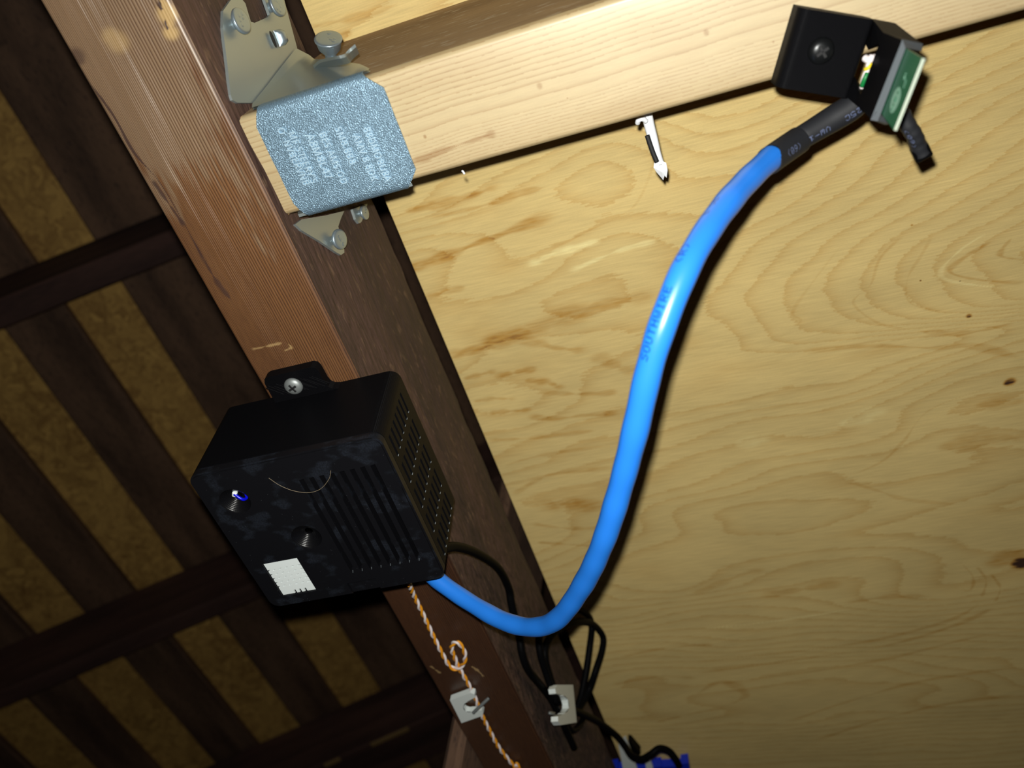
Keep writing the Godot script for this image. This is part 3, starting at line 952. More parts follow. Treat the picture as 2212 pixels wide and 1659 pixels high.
func hanger() -> void:
	var t := 0.0011
	var o := thing("joist_hanger", "galvanised metal joist hanger wrapped under the pine joist's end", "joist hanger", Vector3(-0.117, BEAM_Y - 0.002, -0.061))
	grain = Vector3(1, 0, 0)
	# seat with clipped corners and rounded folds up both sides
	start()
	var rows := []
	var y0 := BEAM_Y - 0.0006
	var xa := -0.1383
	var xb := -0.0921
	var fold := []
	for k in 7:
		var a := PI / 2 * k / 6.0
		fold.append([-0.0423 + 0.0013 * sin(PI / 2 - a) + 0.0006, y0 - 0.0005 + 0.0018 * (1.0 - cos(PI / 2 - a))])
	for s in [0.0, 1.0]:
		var prof := []
		prof.append([-0.0413 + 0.0, y0 + 0.0040])
		prof.append([-0.0412, y0 + 0.0022])
		prof.append([-0.0416, y0 + 0.0006])
		prof.append([-0.0428, y0 - 0.0002])
		prof.append([-0.0445, y0 - 0.0006])
		for k in 9:
			prof.append([lerpf(-0.047, -0.0745, k / 8.0), y0 - 0.0006 + 0.0001 * sin(k * 1.7)])
		prof.append([-0.0772, y0 - 0.0005])
		prof.append([-0.0792, y0 - 0.0001])
		prof.append([-0.0803, y0 + 0.0009])
		prof.append([-0.0806, y0 + 0.0026])
		prof.append([-0.0806, y0 + 0.0040])
		var n := prof.size()
		var lines := []
		for i in 13:
			var line := PackedVector3Array()
			for p in prof:
				var cut: float = 0.0
				var dz: float = minf(absf(p[0] + 0.0412), absf(p[0] + 0.0806))
				cut = 0.0056 * pow(maxf(0.0, 1.0 - dz / 0.0048), 0.7) if dz < 0.0048 else 0.0
				line.append(Vector3(lerpf(xa + cut * 0.5, xb - cut, i / 12.0), p[1] + s * t * 0.55, p[0]))
			lines.append(line)
		if s > 0.5:
			lines.reverse()
		grid(lines)
		rows.append(lines)
	# its cut edges
	for side in 2:
		var l0: PackedVector3Array = rows[0][0 if side == 0 else 12]
		var l1: PackedVector3Array = rows[1][12 if side == 0 else 0]
		for i in l0.size() - 1:
			poly([l0[i], l0[i + 1], l1[i + 1], l1[i]], Vector3(-1 if side == 0 else 1, 0, 0))
	put("seat", M.zinc, o)
	# upright leaves on both sides of the joist
	start()
	var e0 := [Vector3(-0.1446, 0.2754, -0.0422), Vector3(-0.1446, 0.2917, -0.0404), Vector3(-0.1446, 0.3091, -0.0382), Vector3(-0.1446, 0.3285, -0.036)]
	var e1 := [Vector3(-0.0958, 0.2636, -0.0413), Vector3(-0.0985, 0.2690, -0.0413), Vector3(-0.1040, 0.2790, -0.0412), Vector3(-0.1290, 0.3150, -0.0405)]
	for side in 2:
		var lines := []
		var foot := PackedVector3Array()
		for j in 13:
			foot.append(Vector3(lerpf(-0.1385, -0.0958, j / 12.0), 0.2622, -0.0413 - 0.0008 * side))
		lines.append(foot)
		for i in 13:
			var u := i / 4.0
			var k := mini(int(u), 2)
			var p0: Vector3 = e0[k].lerp(e0[k + 1], u - k)
			var p1: Vector3 = e1[k].lerp(e1[k + 1], u - k)
			var bend := Vector3(p0.x + 0.004, p0.y - 0.001, lerpf(p0.z, -0.0413, 0.62))
			var line := PackedVector3Array()
			for j in 13:
				var v := j / 12.0
				var q := p0.lerp(bend, minf(v * 4.0, 1.0)) if v < 0.25 else bend.lerp(p1, (v - 0.25) / 0.75)
				if v >= 0.25:
					q.z = lerpf(bend.z, -0.0413, smoothstep(0.0, 0.3, (v - 0.25) / 0.75))
				line.append(q + Vector3(0, 0, -0.0008 * side))
			lines.append(line)
		if side:
			lines.reverse()
		grid(lines)
	put("side_leaf", M.zinc_smooth, o)
	start()
	prism(PackedVector2Array([Vector2(-0.1405, 0.2625), Vector2(-0.0965, 0.2625), Vector2(-0.1055, 0.278), Vector2(-0.1195, 0.300), Vector2(-0.1455, 0.325), Vector2(-0.1455, 0.275)]), Transform3D(Basis(), Vector3(0, 0, -0.0806)), t)
	put("side_leaf", M.zinc_smooth, o)
	# flanges on the beam (y, z outlines on its right side)
	var fb := Basis(Vector3(0, 1, 0), Vector3(0, 0, 1), Vector3(1, 0, 0))
	start()
	prism(PackedVector2Array([Vector2(0.2868, -0.0133), Vector2(0.2813, -0.0176), Vector2(0.2728, -0.0279), Vector2(0.2658, -0.036), Vector2(0.2652, -0.0377), Vector2(0.2678, -0.0394), Vector2(0.2776, -0.0424), Vector2(0.331, -0.0363), Vector2(0.3382, -0.0193), Vector2(0.3413, -0.0121), Vector2(0.3302, -0.0111), Vector2(0.3216, -0.0146), Vector2(0.3202, -0.0213), Vector2(0.3173, -0.0217), Vector2(0.3052, -0.0212), Vector2(0.3027, -0.0203), Vector2(0.3049, -0.0144), Vector2(0.3029, -0.0115), Vector2(0.2957, -0.0114)]), Transform3D(fb, Vector3(BX1 + 0.0002, 0, 0)), t)
	put("flange", M.zinc_smooth, o)
	start()
	prism(PackedVector2Array([Vector2(0.2665, -0.0839), Vector2(0.2726, -0.0847), Vector2(0.2909, -0.0914), Vector2(0.3087, -0.0972), Vector2(0.303, -0.098), Vector2(0.2975, -0.0992), Vector2(0.2964, -0.1018), Vector2(0.2942, -0.107), Vector2(0.2926, -0.1086), Vector2(0.2891, -0.1079), Vector2(0.2864, -0.1054), Vector2(0.2781, -0.0965), Vector2(0.2688, -0.0875)]), Transform3D(fb, Vector3(BX1 + 0.0002, 0, 0)), t)
	put("flange", M.zinc_smooth, o)
	start()
	prism(PackedVector2Array([Vector2(0.3169, -0.1), Vector2(0.3334, -0.1046), Vector2(0.3267, -0.1065), Vector2(0.3197, -0.1073), Vector2(0.317, -0.1067), Vector2(0.3157, -0.1042)]), Transform3D(fb, Vector3(BX1 + 0.0002, 0, 0)), t)
	put("flange", M.zinc_smooth, o)
	# bent-out tab under the slanted nail
	start()
	var tab := curve([Vector3(-0.13, 0.3028, -0.0405), Vector3(-0.119, 0.2843, -0.037), Vector3(-0.1033, 0.2587, -0.034), Vector3(-0.0993, 0.2568, -0.034), Vector3(-0.0997, 0.2625, -0.034), Vector3(-0.0969, 0.2626, -0.033)], 5)
	var top := []
	for p in tab:
		top.append(p + Vector3(-0.005, 0.014, -0.004) * clampf(p.distance_to(tab[0]) / 0.006, 0.15, 1.0))
	for s in 2:
		var lines := []
		for i in tab.size():
			var line := PackedVector3Array()
			for k in 4:
				line.append(tab[i].lerp(top[i], k / 3.0) + Vector3(0, 0, -0.0009) * s)
			lines.append(line)
		if s:
			lines.reverse()
		grid(lines)
	for i in tab.size() - 1:
		poly([tab[i], tab[i + 1], tab[i + 1] + Vector3(0, 0, -0.0009), tab[i] + Vector3(0, 0, -0.0009)], Vector3(0, -1, 0.2))
	put("bent_tab", M.zinc_smooth, o)
	# pressed half-round in the upper flange, a hole beside it
	start()
	var dim := Vector3(-0.1457, 0.3175, -0.0296)
	var dz := (dim - Vector3(-0.1457, 0.2963, -0.0273)).normalized()
	var db := Basis(dz, Vector3(1, 0, 0).cross(dz).normalized(), Vector3(1, 0, 0))
	var cyl := []
	for i in 7:
		var line := PackedVector3Array()
		var l := lerpf(-0.0036, 0.0036, i / 6.0)
		var rr: float = 0.0030 * sqrt(maxf(0.0, 1.0 - pow(absf(l) / 0.0037, 4.0)))
		for k in 9:
			var a := PI * k / 8.0
			line.append(dim + Vector3(t + 0.0002, 0, 0) + db * Vector3(-cos(a) * 0.0026, l * 0.8, sin(a) * rr))
		cyl.append(line)
	grid(cyl)
	put("pressed_dome", M.nail, o)
	start()
	var hole := PackedVector2Array()
	for k in 14:
		hole.append(Vector2(cos(TAU * k / 14) * 0.0013, sin(TAU * k / 14) * 0.0030))
	prism(hole, Transform3D(db, Vector3(-0.1457, 0.3117, -0.0288) + Vector3(t + 0.0002, 0, 0)), 0.00012)
	put("punched_hole", M.dark_gap, o)
	# raised lettering, read along the joist's width
	var face := Basis(Vector3(0, 0, -1), Vector3(1, 0, 0), Vector3(0, -1, 0))
	var words := [
		["O  NVBERVNB", -0.1305, -0.0492, 1.0], ["MF.STEERY'S", -0.1275, -0.0512, 1.0], ["A8M8L47", -0.1219, -0.0537, 1.15],
		["BES AMS OD", -0.1175, -0.0542, 1.0], ["SM8.8B8", -0.1117, -0.0541, 1.0], ["AMV 8 8DK", -0.1069, -0.0581, 1.0], ["88DMO8U8A", -0.1025, -0.0567, 1.0]]
	var font := SystemFont.new()
	font.font_names = PackedStringArray(["Droid Sans"])
	for w in words:
		var tm := TextMesh.new()
		tm.text = w[0]
		tm.font = font
		tm.font_size = 16
		tm.pixel_size = 0.000205 * w[3]
		tm.depth = 0.0009
		tm.curve_step = 4.0
		tm.horizontal_alignment = HORIZONTAL_ALIGNMENT_LEFT
		tm.vertical_alignment = VERTICAL_ALIGNMENT_CENTER
		var m := MeshInstance3D.new()
		m.name = "raised_lettering"
		m.mesh = tm
		m.material_override = M.letter
		m.transform = Transform3D(face, Vector3(w[1], BEAM_Y - 0.00115, w[2]) - o.position + C)
		o.add_child(m, true)
	nail("galvanised nail head in the left corner of the hanger's upper flange", Vector3(-0.1445, 0.29, -0.0183), Vector3(1.0, -0.12, 0.05), 0.0044, 0.0016, 0.0014)
	nail("galvanised nail head cut by the photo's top edge, above the hanger's flange", Vector3(-0.1445, 0.3233, -0.0193), Vector3(1.0, -0.15, 0.05), 0.0044, 0.0016, 0.0016)
	nail("slanted nail with a flared neck standing in the hanger's bent tab", Vector3(-0.1217, 0.3025, -0.0385), Vector3(0.36, -0.32, 0.85), 0.0050, 0.0013, 0.0050, 1.45)
	nail("galvanised nail head in the hanger's lower flange below the joist", Vector3(-0.1445, 0.2884, -0.101), Vector3(1.0, -0.3, 0.0), 0.0040, 0.0016, 0.0014)
	nail("small nail head in the hanger's far lower flange lobe", Vector3(-0.1445, 0.3218, -0.1042), Vector3(1.0, -0.1, 0.0), 0.0032, 0.0012, 0.0008)


# ==================================================================== black control box
func box_csg(lo: Vector3, hi: Vector3) -> CSGBox3D:
	var b := CSGBox3D.new()
	b.size = hi - lo
	b.position = (lo + hi) * 0.5
	return b


func slab(outline: PackedVector2Array, y0: float, y1: float) -> CSGPolygon3D:   # outline in (x, -z), thick along y
	var p := CSGPolygon3D.new()
	p.polygon = outline
	p.mode = CSGPolygon3D.MODE_DEPTH
	p.depth = y1 - y0
	p.transform = Transform3D(Basis(Vector3(1, 0, 0), Vector3(0, 0, -1), Vector3(0, 1, 0)), Vector3(0, y1, 0))
	return p


func minus(parent: CSGShape3D, c: CSGShape3D, called: String) -> void:
	c.operation = CSGShape3D.OPERATION_SUBTRACTION
	c.name = called
	if c.get("material") == null:
		c.set("material", parent.get("material"))
	parent.add_child(c, true)


func funnel(x: float, z: float) -> CSGPolygon3D:   # stepped dish sunk into the lid
	var f := CSGPolygon3D.new()
	var p := PackedVector2Array([Vector2(0, -0.001)])
	p.append(Vector2(0.0060, -0.001))
	var n := 9
	for k in range(1, n * 2 + 1):
		var e := float(k) / (n * 2)
		p.append(Vector2(lerpf(0.0060, 0.0016, e) + (0.00007 if k % 2 else -0.00003), 0.0034 * e))
	p.append(Vector2(0.0015, 0.0036))
	p.append(Vector2(0.0015, 0.006))
	p.append(Vector2(0, 0.006))
	f.polygon = p
	f.mode = CSGPolygon3D.MODE_SPIN
	f.spin_sides = 48
	f.material = M.gloss
	f.position = Vector3(x, 0, z)
	return f


func control_box() -> void:
	var q := Basis(Vector3(0.9959, 0.0849, -0.0299), Vector3(-0.0843, 0.9963, 0.0194), Vector3(0.0314, -0.0168, 0.9994))
	var at := Vector3(-0.1999, 0.2097, -0.1451)
	var W := 0.0752
	var H := 0.0725
	var D := 0.0421
	var o := thing("control_box", "black 3D-printed box with slotted lid screwed under the beam", "box", at)
	o.basis = q
	var body := slab(ring2(W, H, 0.0042, 8), 0.0041, D)
	body.name = "body"
	body.material = M.black
	minus(body, box_csg(Vector3(0.002, 0.0, -H + 0.002), Vector3(W - 0.002, D - 0.002, -0.002)), "cavity")
	for r in 5:
		for c in 7:
			var y := 0.0081 + 0.00437 * c
			var z := -0.0062 - 0.01305 * r
			minus(body, box_csg(Vector3(W - 0.004, y - 0.0009, z - 0.0092), Vector3(W + 0.002, y + 0.0009, z)), "vent")
	o.add_child(body)
	var lid := slab(ring2(W, H, 0.0042, 8), 0.0007, 0.0037)
	lid.name = "lid"
	lid.material = M.lid
	var front := slab(ring2(W - 0.0014, H - 0.0014, 0.0036, 8), 0.0, 0.0012)
	front.position += Vector3(0.0007, 0, -0.0007)
	front.material = M.lid
	lid.add_child(front)
	# slab() hangs its outline on a turned frame: parts of the lid are placed through its inverse
	var back := lid.transform.affine_inverse()
	front.transform = back * front.transform
	var cut := func(c: CSGShape3D, called: String) -> void:
		c.transform = back * c.transform
		minus(lid, c, called)
	for k in 8:
		var x := 0.0398 + 0.00394 * k
		cut.call(box_csg(Vector3(x, -0.001, -0.0603), Vector3(x + 0.0019, 0.005, -0.0113)), "slot")
	cut.call(funnel(0.0124, -0.0150), "dish")
	cut.call(funnel(0.0306, -0.0384), "dish")
	cut.call(box_csg(Vector3(0.0073, -0.001, -0.0668), Vector3(0.0222, 0.005, -0.0478)), "window")
	cut.call(box_csg(Vector3(0.0355, -0.001, -0.0760), Vector3(0.0478, 0.0014, -0.0660)), "finger_notch")
	# body vents were placed in box axes too
	var bback := body.transform.affine_inverse()
	for c in body.get_children():
		c.transform = bback * c.transform
	o.add_child(lid)
	# tab on the back with its screw
	var k := org
	start(Vector3.ZERO)
	var tabp := PackedVector2Array([Vector2(0.0245, -0.002), Vector2(0.0245, 0.0095), Vector2(0.0252, 0.0112), Vector2(0.0268, 0.0119), Vector2(0.0450, 0.0119), Vector2(0.0466, 0.0112), Vector2(0.0473, 0.0095), Vector2(0.0475, 0.0035), Vector2(0.0480, 0.0018), Vector2(0.0492, 0.0006), Vector2(0.0515, 0.0), Vector2(0.0515, -0.002)])
	prism(tabp, Transform3D(Basis(Vector3(1, 0, 0), Vector3(0, 0, 1), Vector3(0, 1, 0)), Vector3(0, D - 0.0045, 0)), 0.0045)
	put("mounting_tab", M.black, o)
	start(Vector3.ZERO)
	for e in 18:   # raised print lines across the tab
		var x0 := 0.0268 + e * 0.00115
		cbox(Transform3D(Basis(Vector3(0, 1, 0), 0.7), Vector3(x0, D - 0.0045, 0.0052 + 0.0006 * sin(e * 2.0))), Vector3(0.0075, 0.00025, 0.00035), 0.0001)
	put("print_line", M.black, o).set_meta("kind", "stuff")
	# threads of plastic left at the lower ends of slots and vents, their glint painted grey
	start(Vector3.ZERO)
	for e in 8:
		cbox(Transform3D(Basis(Vector3(0, 1, 0), 0.35), Vector3(0.0407 + 0.00394 * e, -0.0001, -0.0600)), Vector3(0.00022, 0.0003, 0.0013), 0.0001)
	for r in 5:
		for c in 7:
			cbox(Transform3D(Basis(), Vector3(W + 0.0001, 0.0081 + 0.00437 * c, -0.0062 - 0.01305 * r - 0.0091)), Vector3(0.0003, 0.0011, 0.0003), 0.0001)
	put("glint_thread", M.thread_glint, o).set_meta("kind", "stuff")
	# white sensor face in the window
	var sensor := box_csg(Vector3(0.0075, 0.0006, -0.0666), Vector3(0.0220, 0.0012, -0.0479))
	sensor.name = "sensor_grille"
	sensor.material = M.white
	var sc := sensor.position
	var bite := func(lo: Vector3, hi: Vector3) -> void:
		var b := box_csg(lo - sc, hi - sc)
		minus(sensor, b, "hole")
	for r in 5:
		var z := -0.0523 - 0.00235 * r
		for c in 5:
			var x := 0.0102 + 0.00267 * c
			bite.call(Vector3(x - (0.00058 if c < 4 else 0.0008), 0, z - 0.00038), Vector3(x + (0.00058 if c < 4 else 0.0013), 0.0030, z + 0.00030))
		bite.call(Vector3(0.0070, 0, z - 0.0005), Vector3(0.0084, 0.0036, z + 0.0003))
	for x in [0.0132, 0.0154, 0.0177]:
		bite.call(Vector3(x - 0.00045, 0, -0.0675), Vector3(x + 0.00045, 0.0036, -0.0648))
	o.add_child(sensor)
	sensor.set_meta("label", "white perforated sensor face")
	var font := SystemFont.new()
	font.font_names = PackedStringArray(["Droid Sans"])
	for l in [["S2019111104.CC", 0.0147, -0.0489, 1.0], ["ASAIR  AM2302", 0.0150, -0.0505, 1.0]]:
		var tm := TextMesh.new()
		tm.text = l[0]
		tm.font = font
		tm.font_size = 16
		tm.pixel_size = 0.000095
		tm.depth = 0.00004
		var m := MeshInstance3D.new()
		m.name = "printed_line"
		m.mesh = tm
		m.material_override = M.ink
		m.transform = Transform3D(Basis(Vector3(-1, 0, 0), Vector3(0, 0, -1), Vector3(0, -1, 0)), Vector3(l[1], 0.00079, l[2]))
		sensor.add_child(m, true)
		m.position -= sc
	# lamp and blue lead seen down the upper dish
	start(Vector3.ZERO)
	cbox(Transform3D(Basis(Vector3(0, 1, 0), 0.5), Vector3(0.0124, 0.0022, -0.0132)), Vector3(0.0018, 0.0016, 0.0022), 0.0003)
	put("indicator", M.white, o)
	start(Vector3.ZERO)
	tube(curve([Vector3(0.0124, 0.0018, -0.0128), Vector3(0.0139, 0.0014, -0.0150), Vector3(0.0152, 0.0012, -0.0158), Vector3(0.0166, 0.0012, -0.0152), Vector3(0.0170, 0.0014, -0.0138)], 5), 0.0006, 10)
	put("blue_lead", M.blue_part, o).set_meta("label", "short blue lead")
	org = k
	# screw through the tab
	var sp: Vector3 = at + q * Vector3(0.0350, D - 0.0045, 0.0056)
	screw("pan-head screw holding the black box's tab to the beam", sp, -q.y, 0.0037, M.steel)
	# a hair caught on the lid
	start(at)
	var hp := []
	for v in [Vector3(0.0298, -0.0003, -0.0075), Vector3(0.0325, -0.0007, -0.0115), Vector3(0.0365, -0.0009, -0.0150), Vector3(0.0415, -0.0010, -0.0170), Vector3(0.0465, -0.0010, -0.0163), Vector3(0.0512, -0.0008, -0.0128), Vector3(0.0530, -0.0003, -0.0098)]:
		hp.append(at + q * v)
	tube(curve(hp, 6), 0.00009, 6)
	tag(put("hair", M.hair), "thin pale hair caught across the black box's lid slots", "hair")


func screw(label: String, at: Vector3, out: Vector3, r: float, m: Material) -> void:
	var b := Basis()
	b.y = out.normalized()
	b.x = b.y.cross(Vector3(0.2, 0.3, 0.9)).normalized()
	b.z = b.x.cross(b.y)
	var o := thing("screw", label, "screw", at)
	var xf := Transform3D(b, at)
	start()
	lathe([Vector2(0.0001, r * 0.52), Vector2(r * 0.35, r * 0.51), Vector2(r * 0.62, r * 0.45), Vector2(r * 0.84, r * 0.32), Vector2(r * 0.96, r * 0.16), Vector2(r, 0.0), Vector2(r * 0.9, -0.0004), Vector2(r * 0.45, -0.0006), Vector2(r * 0.42, -0.006), Vector2(0.0001, -0.007)], xf, 24)
	put("head", m, o)
	start()
	for k in 2:
		var t := Transform3D(b * Basis(Vector3(0, 1, 0), 0.6 + k * PI / 2), xf * Vector3(0, r * 0.47, 0))
		cbox(t, Vector3(r * 1.0, r * 0.16, r * 0.24), 0.0001)
	put("cross_recess", M.dark_gap, o)


# ==================================================================== sensor bracket at upper right
func sensor_bracket() -> void:
	var q := Basis(Vector3(0.8977, 0.0609, -0.4363), Vector3(-0.0887, 0.9951, -0.0438), Vector3(0.4315, 0.078, 0.8987))
	var at := Vector3(0.0309, 0.2521, -0.0584)
	var o := thing("sensor_bracket", "black printed bracket screwed under the pine joist holding a green circuit board", "bracket", at)
	var W := 0.0210
	var H := 0.0211
	var D := 0.0078
	grain = Vector3(0, 0, 1)
	start()
	var p := PackedVector2Array([Vector2(0, D)])
	for k in 8:
		var a := PI / 2 * k / 7.0
		p.append(Vector2(0.0030 - 0.0030 * cos(a), 0.0030 - 0.0030 * sin(a)))
	for k in 5:
		var a := PI / 2 * k / 4.0
		p.append(Vector2(W - 0.0014 + 0.0014 * sin(a), 0.0014 - 0.0014 * cos(a)))
	p.append(Vector2(W, 0.0045))
	p.append(Vector2(W - 0.002, D))
	prism(p, Transform3D(q, at + q * Vector3(0, 0, -H)), H)
	put("plate", M.black, o)
	# the holder's block leans out towards the room
	start()
	var f := [Vector3(0.0495, 0.244, -0.0687), Vector3(0.0509, 0.229, -0.0677), Vector3(0.0416, 0.227, -0.0849), Vector3(0.0413, 0.2425, -0.0856)]
	var b := [Vector3(0.0553, 0.256, -0.0706), Vector3(0.0578, 0.239, -0.0731), Vector3(0.0474, 0.237, -0.0911), Vector3(0.0471, 0.256, -0.0912)]
	hexa(f, b)
	put("holder", M.black, o)
	# grey mouth of the holder
	start()
	hexa([Vector3(0.0507, 0.2285, -0.0673), Vector3(0.0575, 0.2375, -0.0725), Vector3(0.057, 0.2372, -0.0742), Vector3(0.0511, 0.2285, -0.0695)], [Vector3(0.0511, 0.231, -0.0682), Vector3(0.058, 0.24, -0.0733), Vector3(0.0576, 0.24, -0.0751), Vector3(0.0515, 0.231, -0.0703)])
	hexa([Vector3(0.0507, 0.2285, -0.0673), Vector3(0.0513, 0.2285, -0.0697), Vector3(0.0432, 0.2268, -0.0858), Vector3(0.0414, 0.2265, -0.0848)], [Vector3(0.0515, 0.2315, -0.0685), Vector3(0.0522, 0.2315, -0.0708), Vector3(0.044, 0.23, -0.0871), Vector3(0.0422, 0.23, -0.0861)])
	hexa([Vector3(0.0414, 0.2265, -0.0847), Vector3(0.043, 0.2265, -0.0829), Vector3(0.0481, 0.235, -0.0906), Vector3(0.0466, 0.2355, -0.0906)], [Vector3(0.0422, 0.23, -0.0859), Vector3(0.0439, 0.23, -0.0844), Vector3(0.0491, 0.2385, -0.0919), Vector3(0.0474, 0.2385, -0.0917)])
	put("mouth", M.grey_plastic, o).set_meta("label", "grey scuffed mouth of the holder")
	# webs between plate and holder, open in the middle
	start()
	hexa([Vector3(0.0494, 0.2535, -0.0677), Vector3(0.0496, 0.244, -0.0688), Vector3(0.0483, 0.244, -0.0714), Vector3(0.0472, 0.253, -0.0746)], [Vector3(0.0502, 0.2585, -0.0684), Vector3(0.0553, 0.2562, -0.0706), Vector3(0.0509, 0.256, -0.0746), Vector3(0.0478, 0.259, -0.0749)])
	hexa([Vector3(0.0432, 0.2522, -0.0813), Vector3(0.0424, 0.243, -0.0833), Vector3(0.0413, 0.2425, -0.0858), Vector3(0.0401, 0.2515, -0.0855)], [Vector3(0.0438, 0.2585, -0.0821), Vector3(0.0457, 0.255, -0.0871), Vector3(0.0452, 0.255, -0.09), Vector3(0.0408, 0.258, -0.0865)])
	put("web", M.black, o)
	# leads in the gap
	start()
	tube(curve([Vector3(0.0442, 0.25, -0.0839), Vector3(0.0448, 0.249, -0.0809), Vector3(0.0459, 0.249, -0.0788), Vector3(0.0468, 0.249, -0.0763), Vector3(0.0483, 0.25, -0.0762)], 5), 0.00075, 10)
	tube(curve([Vector3(0.0456, 0.25, -0.0758), Vector3(0.0465, 0.2485, -0.0763), Vector3(0.0474, 0.249, -0.0757)], 5), 0.0010, 10)
	put("white_lead", M.white_wire, o)
	start()
	tube(curve([Vector3(0.0451, 0.2485, -0.0785), Vector3(0.046, 0.248, -0.0781), Vector3(0.0471, 0.2485, -0.0775)], 5), 0.0005, 8)
	put("yellow_lead", M.yellow, o)
	start()
	tube(curve([Vector3(0.0441, 0.249, -0.083), Vector3(0.0448, 0.248, -0.0809), Vector3(0.0457, 0.2485, -0.0797)], 5), 0.0007, 8)
	put("green_lead", M.green, o)
	# circuit board standing out of the mouth
	start()
	var n := [Vector3(0.0516, 0.23, -0.0701), Vector3(0.0495, 0.206, -0.066), Vector3(0.0422, 0.2045, -0.0804), Vector3(0.0445, 0.229, -0.0846)]
	var face: Vector3 = (n[1] - n[0]).cross(n[3] - n[0]).normalized()
	if face.dot(n[0]) < 0.0:
		face = -face
	var th := face * 0.0007
	hexa(n, [n[0] + th * 0.9, n[1] + th * 0.9, n[2] + th * 0.9, n[3] + th * 0.9])
	var board := put("circuit_board", M.pcb, o)
	board.set_meta("label", "green circuit board with a pale edge")
	start()
	var e1: Vector3 = (n[1] - n[0]).normalized() * 0.0003
	hexa([n[1] - e1 * 0.5, n[1] + e1, n[2] + e1, n[2] - e1 * 0.5], [n[1] - e1 * 0.5 + th, n[1] + e1 + th, n[2] + e1 + th, n[2] - e1 * 0.5 + th])
	put("board_edge", M.pcb_edge, board)
	# oval mark and print on the board
	start()
	var bx: Vector3 = (n[3] - n[0]).normalized()
	var by := face.cross(bx).normalized()
	if by.dot(n[1] - n[0]) > 0.0:
		by = -by
	var mid: Vector3 = n[0].lerp(n[3], 0.68).lerp(n[1].lerp(n[2], 0.68), 0.52) - face * 0.00006
	for a in 1:
		var ov := PackedVector2Array()
		for k in 22:
			ov.append(Vector2(cos(TAU * k / 22) * 0.0030, sin(TAU * k / 22) * (0.0052 if a == 0 else 0.0052)) * (1.0 if a == 0 else 0.78))
		prism(ov, Transform3D(Basis(bx, by, bx.cross(by)), mid - face * 0.00003 * a), 0.00003)
		put("oval_mark" if a == 0 else "oval_field", M.silk, board)
		start()
	var font := SystemFont.new()
	font.font_names = PackedStringArray(["Droid Sans"])
	for l in [["15H", mid - face * 0.00006, 0.00019], ["-0", mid - bx * 0.0058 - face * 0.00004 - by * 0.001, 0.00013], ["-V", mid - bx * 0.0046 - face * 0.00004 - by * 0.0042, 0.00013]]:
		var tm := TextMesh.new()
		tm.text = l[0]
		tm.font = font
		tm.font_size = 16
		tm.pixel_size = l[2]
		tm.depth = 0.00005
		var m := MeshInstance3D.new()
		m.name = "board_print"
		m.mesh = tm
		m.material_override = M.pcb if l[0] == "15H" else M.silk
		m.transform = Transform3D(Basis(bx, -face.cross(bx), -face), l[1] - at)
		board.add_child(m, true)
	screw("dark round screw head in the middle of the sensor bracket's plate", at + q * Vector3(0.0092, 0.0001, -0.0098), -q.y, 0.0037, mat(Color(0.11, 0.115, 0.12), 0.32, 0.6))
	# shrink-sleeved tail behind the board
	var tp := curve([Vector3(0.0519, 0.24, -0.0902), Vector3(0.0533, 0.24, -0.0943), Vector3(0.0548, 0.2405, -0.0975), Vector3(0.0558, 0.2415, -0.1009), Vector3(0.057, 0.242, -0.1044)], 5)
	start(Vector3(0.0547, 0.24, -0.0973))
	var rr := []
	for i in tp.size():
		rr.append(0.0022 + 0.00009 * sin(i * 1.7))
	tube(tp, rr, 14)
	var tail := put("sleeved_tail", M.shrink)
	tag(tail, "short black sleeved wire tail hanging below the green circuit board", "wire")
	start(Vector3(0.0547, 0.24, -0.0973))
	var te: Vector3 = tp[tp.size() - 1]
	var td: Vector3 = (te - tp[tp.size() - 4]).normalized()
	var tn := (Vector3(0, -1, 0) - td * td.dot(Vector3(0, -1, 0))).normalized()
	cbox(Transform3D(Basis(td.cross(tn), tn, td), te - td * 0.001), Vector3(0.0046, 0.0030, 0.0046), 0.0005)
	put("crimped_end", M.cord, tail)


